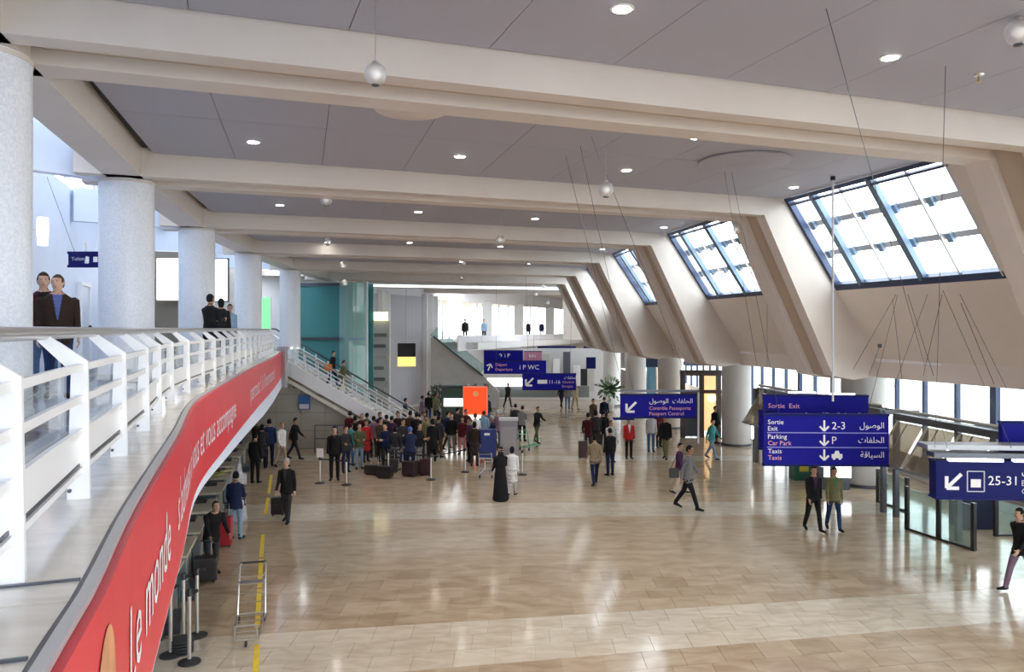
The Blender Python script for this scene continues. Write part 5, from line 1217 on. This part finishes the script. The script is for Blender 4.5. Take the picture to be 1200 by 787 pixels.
POSES = {
 'stand':  make_body('standing_body', ((0.02, 0.03), (-0.03, 0.02)), (ARMD, (0.0, 0.14, 0.3)), coat=0.08),
 'stand2': make_body('waiting_body', ((0.10, 0.10), (-0.06, 0.0)), ((0.25, 0.10, 1.3), (0.1, 0.2, 0.5)), yaw=0.4, coat=0.10),
 'hold':   make_body('holding_body', ((0.05, 0.05), (-0.05, 0.02)), ((0.35, 0.12, 1.35), (0.35, 0.12, 1.35)), pitch=0.25, coat=0.05),
 'long':   make_body('long_coat_body', ((0.05, 0.05), (-0.10, 0.05)), (ARMD, (0.15, 0.12, 0.6)), coat=0.42, hair='long'),
 'walk':   make_body('walking_body', ((0.42, 0.12), (-0.35, 0.25)), ((-0.38, 0.12, 0.25), (0.36, 0.12, 0.45)), lean=0.05, coat=0.06),
 'walk2':  make_body('strolling_body', ((-0.22, 0.22), (0.26, 0.08)), ((0.18, 0.12, 0.3), (-0.15, 0.14, 0.2)), lean=0.03, yaw=-0.25, coat=0.08),
 'push':   make_body('pushing_body', ((0.30, 0.15), (-0.28, 0.15)), ((0.55, 0.08, 0.75), (0.55, 0.08, 0.75)), lean=0.12, coat=0.05),
 'stoop':  make_body('stooping_body', ((0.12, 0.25), (0.0, 0.15)), ((0.45, 0.08, 0.35), (0.35, 0.12, 0.5)), lean=0.38, pitch=0.3, coat=0.15, bulk=1.05),
 'reach':  make_body('reaching_body', ((0.05, 0.05), (-0.1, 0.0)), ((0.1, 0.9, 0.2), (0.5, 0.4, 0.5)), lean=0.08, coat=0.05),
 'robe':   make_body('robed_body', ((0, 0), (0, 0)), ((0.30, 0.10, 0.9), (0.15, 0.12, 0.7)), robe=True, scarf=True, yaw=0.5, bulk=1.05),
 'sit':    make_body('seated_body', ((1.45, 1.45), (1.40, 1.40)), ((0.35, 0.12, 0.9), (0.35, 0.12, 0.9)), lean=-0.02, sit=True, coat=0.0),
 'heroA':  make_body('gallery_walker_body', ((0.16, 0.06), (-0.16, 0.12)), ((-0.10, 0.10, 0.2), (0.10, 0.10, 0.25)), voxel=0.0085, coat=0.06, bulk=1.08, yaw=0.15),
 'heroB':  make_body('gallery_companion_body', ((-0.20, 0.22), (0.20, 0.08)), ((0.05, 0.10, 0.25), (-0.08, 0.15, 0.3)), voxel=0.0085, lean=0.02, coat=0.09, bulk=1.16, yaw=-0.35, pitch=0.12),
}
PAL = {'black': (0.012, 0.012, 0.014), 'charcoal': (0.035, 0.035, 0.04), 'navy': (0.015, 0.022, 0.06), 'dark blue': (0.02, 0.04, 0.11), 'blue denim': (0.07, 0.13, 0.25), 'pale denim': (0.22, 0.30, 0.40),
       'grey': (0.20, 0.20, 0.21), 'pale grey': (0.48, 0.48, 0.50), 'white': (0.80, 0.80, 0.80), 'beige': (0.42, 0.34, 0.24), 'tan': (0.28, 0.22, 0.14), 'khaki': (0.17, 0.16, 0.08), 'olive': (0.09, 0.10, 0.05),
       'brown': (0.07, 0.045, 0.03), 'maroon': (0.10, 0.014, 0.022), 'red': (0.45, 0.03, 0.03), 'teal': (0.06, 0.30, 0.30), 'light blue': (0.28, 0.42, 0.58), 'mauve': (0.20, 0.13, 0.18), 'purple': (0.06, 0.025, 0.07),
       'orange': (0.75, 0.22, 0.04), 'dark brown': (0.03, 0.018, 0.013), 'silver': (0.40, 0.39, 0.38), 'blond': (0.35, 0.24, 0.10), 'dark red': (0.05, 0.010, 0.013), 'blue shirt': (0.10, 0.13, 0.32), 'green': (0.08, 0.20, 0.09), 'pink': (0.55, 0.22, 0.26), 'royal blue': (0.10, 0.14, 0.50)}
def cloth(c): return mat('cloth_'+c.replace(' ', '_'), PAL[c], 0.85, 0.0, 0.2, var=0.12, scale=14)
SKIN = [mat('skin_light', (0.55, 0.33, 0.23), 0.5), mat('skin_olive', (0.42, 0.25, 0.16), 0.5)]
M_eye = mat('eye_dark', (0.03, 0.02, 0.02), 0.3); M_lip = mat('lip_tone', (0.35, 0.14, 0.12), 0.5)
def person(loc, pose, rz, top, bottom, label, hair='black', group='travellers in the hall', hgt=1.0, shirt=None, shoe='black'):
    me, hm, J = POSES[pose]
    o = bpy.data.objects.new('person', me); COL.objects.link(o); o.location = loc; o.rotation_euler = (0, 0, math.radians(rz)); o.scale = (hgt,)*3
    tag(o, label, 'person', group)
    for i, m in enumerate((SKIN[len(label) % 2], cloth(top), cloth(bottom), cloth(shoe), M_eye, M_lip, cloth(shirt or top))):
        o.material_slots[i].link = 'OBJECT'; o.material_slots[i].material = m
    if hm:
        h = bpy.data.objects.new('hair', hm); COL.objects.link(h); h.parent = o; h.material_slots[0].link = 'OBJECT'; h.material_slots[0].material = cloth(hair)
    return o
def fp(px, py, *a, **k):
    p = FL(px, py); p.z = 0.0; o = person(p, *a, **k); o.scale *= 1.07; return o
# --- gallery
person((-6.98, 11.45, ZG-0.03), 'heroA', 22, 'dark red', 'blue denim', 'taller man in a dark red and black jacket walking on the gallery', 'dark brown', 'people on the gallery', 1.03, 'black')
person((-6.36, 10.75, ZG-0.03), 'heroB', 30, 'dark brown', 'dark blue', 'stocky man in a dark jacket with a blue shirt walking on the gallery', 'brown', 'people on the gallery', 0.985, 'blue shirt')
pg = W(246, 0, 18.6); person((pg.x, 18.6, ZG), 'hold', 160, 'black', 'black', 'man in black leaning at the gallery railing', 'black', 'people on the gallery', 1.02)
pg = W(259, 0, 20.5); person((pg.x, 20.5, ZG), 'long', 190, 'black', 'charcoal', 'woman in a black coat standing at the gallery railing', 'black', 'people on the gallery', 1.0)
pg = W(269, 0, 24.0); person((pg.x, 24.0, ZG), 'walk2', 40, 'light blue', 'blue denim', 'man in a light blue shirt walking behind the gallery couple', 'dark brown', 'people on the gallery', 0.98)
# --- counters side
fp(248, 672, 'stoop', 40, 'black', 'charcoal', 'stooping traveller in black beside a black suitcase at the counters', hgt=0.97)
fp(276, 632, 'stand2', 175, 'navy', 'pale denim', 'traveller in a navy top and pale jeans seen from behind', hgt=1.0)
fp(279, 610, 'robe', 200, 'pale grey', 'charcoal', 'traveller in a pale grey hooded robe at the counters', hgt=0.93)
fp(336, 612, 'walk2', -5, 'black', 'charcoal', 'man in a dark coat walking with a black case', 'silver', hgt=1.03, shirt='charcoal')
fp(299, 566, 'stand', 170, 'black', 'black', 'person in a black suit facing the check-in counter')
fp(307, 549, 'long', 185, 'charcoal', 'black', 'person in a long charcoal coat by the counters', hgt=0.98)
fp(316, 546, 'stand', 200, 'dark blue', 'navy', 'tall person in dark blue beside the long charcoal coat', hgt=1.06)
fp(300, 541, 'stand2', 150, 'brown', 'black', 'person in a brown jacket between the dark coats at the counters')
fp(329, 547, 'walk2', 60, 'white', 'beige', 'person in a white shirt and beige trousers by the counters', 'blond')
fp(345, 538, 'walk', 80, 'black', 'charcoal', 'person in black striding in front of the stair wall')
CA = [(-9.55, 22.4, 'navy', 'maroon', 'counter agent in navy standing under the gallery'), (-10.1, 24.7, 'pink', 'black', 'counter agent in pink standing under the gallery'), (-10.75, 26.9, 'dark red', 'black', 'counter agent in dark red standing under the gallery'),
      (-11.3, 29.0, 'charcoal', 'black', 'counter agent in charcoal standing under the gallery'), (-9.1, 20.9, 'black', 'navy', 'counter agent in black standing under the gallery')]
for x, y, a, b, l in CA: person((x-0.42, y, 0), 'hold', 75, a, b, l, 'dark brown', 'counter agents')
# --- queue
Q = [
 (392, 562, 'stand', 10, 'black', 'black', 'man in a black suit standing at the queue entrance', 'black', 1.10),
 (405, 553, 'stand2', 30, 'charcoal', 'navy', 'person in charcoal between the black suit and the teal top', 'black', 1.0),
 (411, 545, 'stand', 150, 'teal', 'blue denim', 'person in a teal top and jeans in the queue', 'dark brown', .96),
 (421, 549, 'hold', 20, 'olive', 'pale denim', 'person in olive with pale jeans in the queue', 'black', 1.0),
 (410, 531, 'stand2', 160, 'maroon', 'black', 'person in maroon behind the teal top', 'black', 1.05),
 (429, 541, 'long', 30, 'red', 'navy', 'person in a long red coat in the queue', 'brown', .97),
 (438, 536, 'stand', 200, 'mauve', 'charcoal', 'person in a mauve jacket in the queue', 'dark brown', 1.0),
 (446, 540, 'stand2', 40, 'brown', 'black', 'person in a brown jacket behind the dark luggage', 'black', 1.02),
 (452, 549, 'hold', -30, 'navy', 'charcoal', 'person in navy beside the dark luggage', 'black', 1.0),
 (463, 551, 'long', 160, 'charcoal', 'grey', 'person in a long charcoal coat with grey trousers in the queue', 'black', .97),
 (467, 531, 'reach', 0, 'dark brown', 'black', 'person in dark brown with arms spread at the stair foot', 'black', 1.05),
 (481, 556, 'stoop', 190, 'navy', 'navy', 'person in navy stooping over black cases', 'royal blue', 1.03),
 (491, 547, 'hold', 60, 'black', 'grey', 'person in black with grey trousers holding papers in the queue', 'black', .98),
 (488, 532, 'stand2', 170, 'black', 'navy', 'person in black with navy trousers behind the stooping traveller', 'black', 1.03),
 (499, 537, 'stand', 20, 'khaki', 'charcoal', 'person in a khaki jacket in the queue', 'brown', 1.02),
 (507, 541, 'long', 190, 'black', 'black', 'person in a long black coat in the queue', 'black', 1.0),
 (514, 536, 'stand', 150, 'charcoal', 'brown', 'person in charcoal with brown trousers in the queue', 'black', 1.0),
 (530, 531, 'stand', 0, 'black', 'grey', 'person in a black jacket and grey trousers facing the hall', 'black', 1.0),
 (522, 527, 'walk2', 120, 'dark blue', 'black', 'person in dark blue with black trousers in the queue', 'dark brown', .98),
 (541, 532, 'stand2', -20, 'maroon', 'pink', 'person in a maroon top and pink trousers in the queue', 'black', .93),
 (551, 541, 'stand', -60, 'purple', 'black', 'person in purple near the tall blue box', 'maroon', 1.02),
 (557, 531, 'hold', 180, 'white', 'khaki', 'person in a white top behind the tall blue box', 'brown', 1.0),
 (567, 528, 'stand', 160, 'light blue', 'navy', 'person in a light blue top behind the tall blue box', 'dark brown', 1.02),
 (579, 537, 'push', -90, 'navy', 'black', 'person in navy beside the tall blue box', 'silver', 1.03),
 (586.5, 586, 'robe', 200, 'black', 'black', 'woman in a full black robe and headscarf on the open floor', 'black', .97),
 (600, 580, 'long', 170, 'white', 'pale grey', 'person in a long white coat beside the black robe', 'black', .90),
 (604, 515, 'stand', 180, 'charcoal', 'navy', 'person in charcoal behind the grey information stand', 'black', 1.0),
 (612, 517, 'stand2', 150, 'grey', 'black', 'person in grey behind the grey information stand', 'black', .98),
 (629, 519, 'push', 40, 'black', 'olive', 'person in black pushing the green trolley', 'brown', 1.0),
 (502, 495, 'stand', 160, 'black', 'dark blue', 'person in black beside the dark green kiosk', 'black', 1.0),
 (511, 497, 'stand2', 40, 'khaki', 'black', 'person in khaki beside the dark green kiosk', 'brown', 1.0),
 (494, 499, 'walk', 100, 'mauve', 'black', 'person in mauve walking past the dark green kiosk', 'black', .98),
 (416, 536, 'stand', 190, 'black', 'olive', 'person in black and olive behind the teal top', 'black', 1.0),
 (425, 533, 'hold', 10, 'dark red', 'charcoal', 'person in dark red and charcoal in the queue', 'brown', 1.02),
 (432, 531, 'stand2', 150, 'charcoal', 'black', 'person in charcoal and black at the stair side of the queue', 'black', 1.0),
 (444, 531, 'stand', 20, 'navy', 'black', 'person in navy and black at the stair side of the queue', 'dark brown', 1.02),
 (452, 532, 'stand2', 200, 'black', 'grey', 'person in black and grey at the stair side of the queue', 'black', .98),
 (459, 536, 'stand', 170, 'purple', 'navy', 'person in purple and navy in the queue', 'black', 1.0),
 (472, 541, 'stand2', 30, 'charcoal', 'dark blue', 'person in charcoal and dark blue behind the stooping traveller', 'black', 1.0),
 (479, 530, 'stand', 160, 'brown', 'charcoal', 'person in brown and charcoal in the queue', 'black', 1.04),
 (497, 529, 'stand2', 20, 'beige', 'black', 'person in beige and black at the back of the queue', 'brown', 1.0),
 (510, 531, 'stand', 170, 'olive', 'black', 'person in olive and black at the back of the queue', 'black', 1.03),
 (517, 528, 'hold', 190, 'black', 'brown', 'person in black and brown at the back of the queue', 'black', 1.0),
 (536, 521, 'stand', 150, 'charcoal', 'maroon', 'person in charcoal and maroon at the back of the queue', 'black', 1.0),
 (546, 524, 'stand2', 30, 'dark red', 'navy', 'person in dark red and navy at the back of the queue', 'brown', 1.0),
 (556, 546, 'long', 175, 'dark brown', 'charcoal', 'person in a long dark brown coat by the tall blue box', 'black', 1.0),
 (583, 526, 'stand', 200, 'mauve', 'navy', 'person in mauve and navy behind the tall blue box', 'silver', 1.0),
 (475, 505, 'stand', 100, 'navy', 'brown', 'person in navy and brown behind the stair foot', 'black', 1.0),
 (549, 503, 'walk2', 30, 'black', 'blue denim', 'person in black and denim beside the red poster', 'black', 1.0),
 (571, 500, 'stand', 150, 'charcoal', 'blue denim', 'person in charcoal and denim right of the red poster', 'black', 1.0),
 (595, 478, 'walk', 150, 'charcoal', 'black', 'person in charcoal walking alone across the far floor', 'black', 1.0),
]
for px, py, po, rz, a, b, l, h, s in Q: fp(px, py, po, rz, a, b, l, h, 'people queuing at check-in', s)
# --- right half of the hall
Rr = [
 (697, 568, 'walk', 185, 'tan', 'navy', 'man in a tan jacket and navy trousers walking away', 'black', 1.0, None),
 (715, 557, 'stand', 200, 'black', 'navy', 'person in black with navy trousers beside the tan jacket', 'black', 1.0, None),
 (689, 534, 'stand2', 160, 'dark red', 'charcoal', 'person in dark red in the standing group', 'black', 1.05, None),
 (698, 531, 'long', 180, 'charcoal', 'black', 'person in a long charcoal coat in the standing group', 'black', 1.08, None),
 (707, 529, 'stand', 170, 'black', 'charcoal', 'person in black with charcoal trousers in the standing group', 'black', 1.05, None),
 (695, 506, 'stand', 30, 'brown', 'black', 'person in brown at the back of the standing group', 'black', 1.0, None),
 (708, 503, 'walk2', 160, 'navy', 'black', 'person in navy walking past the far white column', 'black', 1.0, None),
 (716, 541, 'stand2', 10, 'pale grey', 'grey', 'person in pale grey behind the standing group', 'brown', .97, None),
 (737, 537, 'stand', 5, 'red', 'black', 'person in a red top and white vest under the arrow sign', 'black', .97, 'white'),
 (763, 529, 'stand', 0, 'pale grey', 'blue denim', 'person in a pale grey sweater and jeans under the arrow sign', 'brown', 1.0, None),
 (780, 538, 'walk2', -30, 'black', 'khaki', 'person in black with khaki trousers under the arrow sign', 'black', 1.05, None),
 (772, 524, 'stand2', 20, 'maroon', 'black', 'person in maroon under the arrow sign', 'black', 1.0, None),
 (806, 597, 'walk', 60, 'grey', 'black', 'man in a grey jacket and black trousers striding across the floor', 'black', 1.12, None),
 (796, 578, 'walk2', 60, 'purple', 'beige', 'woman in purple and beige walking beside the grey jacket', 'black', .95, None),
 (834, 538, 'walk', 40, 'teal', 'pale denim', 'person in teal and pale jeans near the shop door', 'black', .97, None),
 (838, 519, 'stand', 30, 'black', 'maroon', 'person in black at the shop door', 'black', 1.0, None),
 (953, 622, 'walk2', 8, 'black', 'black', 'man all in black walking beside the khaki jacket', 'black', 1.0, 'purple'),
 (977, 621, 'walk2', -4, 'khaki', 'dark blue', 'man in a khaki jacket and green shirt walking', 'black', .97, 'green'),
 (1197, 693, 'walk', -75, 'black', 'mauve', 'person in black walking out past the glass screens', 'black', 1.0, None),
]
for px, py, po, rz, a, b, l, h, s, sh in Rr: fp(px, py, po, rz, a, b, l, h, 'people walking in the hall', s, sh)
t = thing('shoulder_bag', 'dark bag carried by the woman in purple and beige', 'bag', FL(789, 578)+Vector((0, 0, 0.75)))
MB().box(FL(789, 578)+Vector((0, -0.1, 0.75)), (0.34, 0.18, 0.34)).build('bag_body', M_black, t, bevel=0.03); MB().tube([FL(789, 578)+Vector((-0.1, -0.1, 0.9)), FL(789, 578)+Vector((0.1, -0.05, 1.35)), FL(789, 578)+Vector((0.12, -0.1, 0.9))], 0.012, 6).build('strap', M_black, t)
# --- stairs
def onstair(px): X = W(px, 0, YS+0.9).x; return (X, YS+0.9, max(0, ZG-(math.floor((X-SX0)/run)+1)*rise))
person(onstair(390), 'walk2', 75, 'black', 'navy', 'person in black with an orange bag going down the stairs', 'black', 'people on the stairs')
person(onstair(402), 'walk', 80, 'olive', 'beige', 'person in olive going down the stairs', 'black', 'people on the stairs', 0.95)
q = Vector(onstair(387)); t = thing('orange_bag', 'orange bag carried down the stairs', 'bag', q+Vector((0, -0.25, 0.9))); MB().box(q+Vector((-0.05, -0.27, 0.95)), (0.4, 0.16, 0.34)).build('bag_body', cloth('orange'), t, bevel=0.03); MB().tube([q+Vector((-0.18, -0.27, 1.1)), q+Vector((-0.05, -0.27, 1.32)), q+Vector((0.08, -0.27, 1.1))], 0.012, 6).build('strap', M_black, t)
# --- far left: seated and walking people
def seat_at(px, py, rz, a, b, l, h='black'):
    p = FL(px, py); person((p.x, p.y, -0.36), 'sit', rz, a, b, l, h, 'people seated on the benches')
seat_at(424, 477.5, 11, 'black', 'navy', 'person in black seated on the bench nearest the stairs'); seat_at(431, 478, 11, 'white', 'charcoal', 'person in white seated on the bench nearest the stairs'); seat_at(440, 477.8, 11, 'navy', 'black', 'person in navy seated on the bench nearest the stairs')
seat_at(441, 469.8, 11, 'charcoal', 'black', 'person in charcoal seated on the second bench'); seat_at(450, 469.8, 11, 'grey', 'black', 'person in grey seated on the second bench'); seat_at(413, 467.6, 11, 'dark blue', 'black', 'person in dark blue seated by the glass enclosure'); seat_at(422, 467.6, 11, 'brown', 'black', 'person in brown seated by the glass enclosure')
FARP = [(493, 470, 'walk2', 30, 'black', 'beige', 'person in black and beige past the curtain wall'), (508, 466, 'stand', 160, 'navy', 'olive', 'person in navy and olive past the curtain wall'), (535, 462, 'stand2', 20, 'dark brown', 'black', 'person in dark brown behind the plant trough'), (548, 466, 'stand', 30, 'pale grey', 'black', 'person in pale grey behind the plant trough'), (468, 468, 'walk2', 100, 'grey', 'navy', 'person in grey and navy near the benches'), (456, 474, 'stoop', 60, 'black', 'charcoal', 'person in black stooping near the benches'), (476, 461, 'stand', 20, 'charcoal', 'maroon', 'person in charcoal and maroon below the advert board'), (481, 462, 'walk', 30, 'maroon', 'red', 'person in maroon and red below the advert board'),
        (488, 462, 'stand2', 10, 'dark red', 'black', 'person in dark red beside the advert board group'), (498, 459, 'walk', 60, 'black', 'navy', 'person in black hurrying past the curtain wall'), (504, 457, 'walk2', 140, 'navy', 'pale grey', 'person in navy and pale grey past the curtain wall'),
        (513, 456, 'stand', 10, 'maroon', 'black', 'person in maroon by the plant trough'), (521, 455, 'stand2', 160, 'black', 'maroon', 'person in black and maroon by the plant trough'), (528, 456, 'stand', 30, 'charcoal', 'charcoal', 'person in charcoal by the plant trough'),
        (556, 453, 'stand', 30, 'black', 'charcoal', 'person in black at the far stair foot'), (563, 452, 'walk2', 150, 'grey', 'black', 'person in grey at the far stair foot'), (583, 470, 'walk', 20, 'navy', 'charcoal', 'person in navy crossing below the far signs'), (577, 466, 'stand', 10, 'light blue', 'navy', 'person in light blue below the far signs'),
        (658, 478, 'walk', 20, 'black', 'black', 'person in black below the far arrow sign'), (665, 479, 'stand', 170, 'grey', 'blue denim', 'person in grey and denim below the far arrow sign'), (674, 480, 'walk2', 30, 'beige', 'tan', 'person in beige below the far arrow sign')]
for px, py, po, rz, a, b, l in FARP: fp(px, py, po, rz, a, b, l, 'black', 'people in the far hall')
# --- far bridge
for px, D, a, l in ((545, 57, 'charcoal', 'person in charcoal at the stair end of the far bridge'), (619, 73, 'black', 'person in black on the far bridge'), (635, 77, 'navy', 'person in navy on the far bridge'), (668, 84, 'grey', 'person in grey on the far bridge'), (567, 62, 'light blue', 'person in light blue on the far bridge')):
    p = W(px, 0, D); person((p.x, D, 4.8), 'stand', 10, a, 'black', l, 'black', 'people on the far bridge')

# keep a body's width between neighbours on the hall floor
FLO = [o for o in COL.objects if o.name.startswith('person') and abs(o.location.z) < 0.01]
for it in range(12):
    for i, a in enumerate(FLO):
        for b in FLO[i+1:]:
            d = b.location-a.location; L = d.length
            if L < 0.60:
                d = d/L if L > 1e-3 else Vector((1, 0, 0)); k = (0.60-L)/2*0.8; a.location -= d*k; b.location += d*k
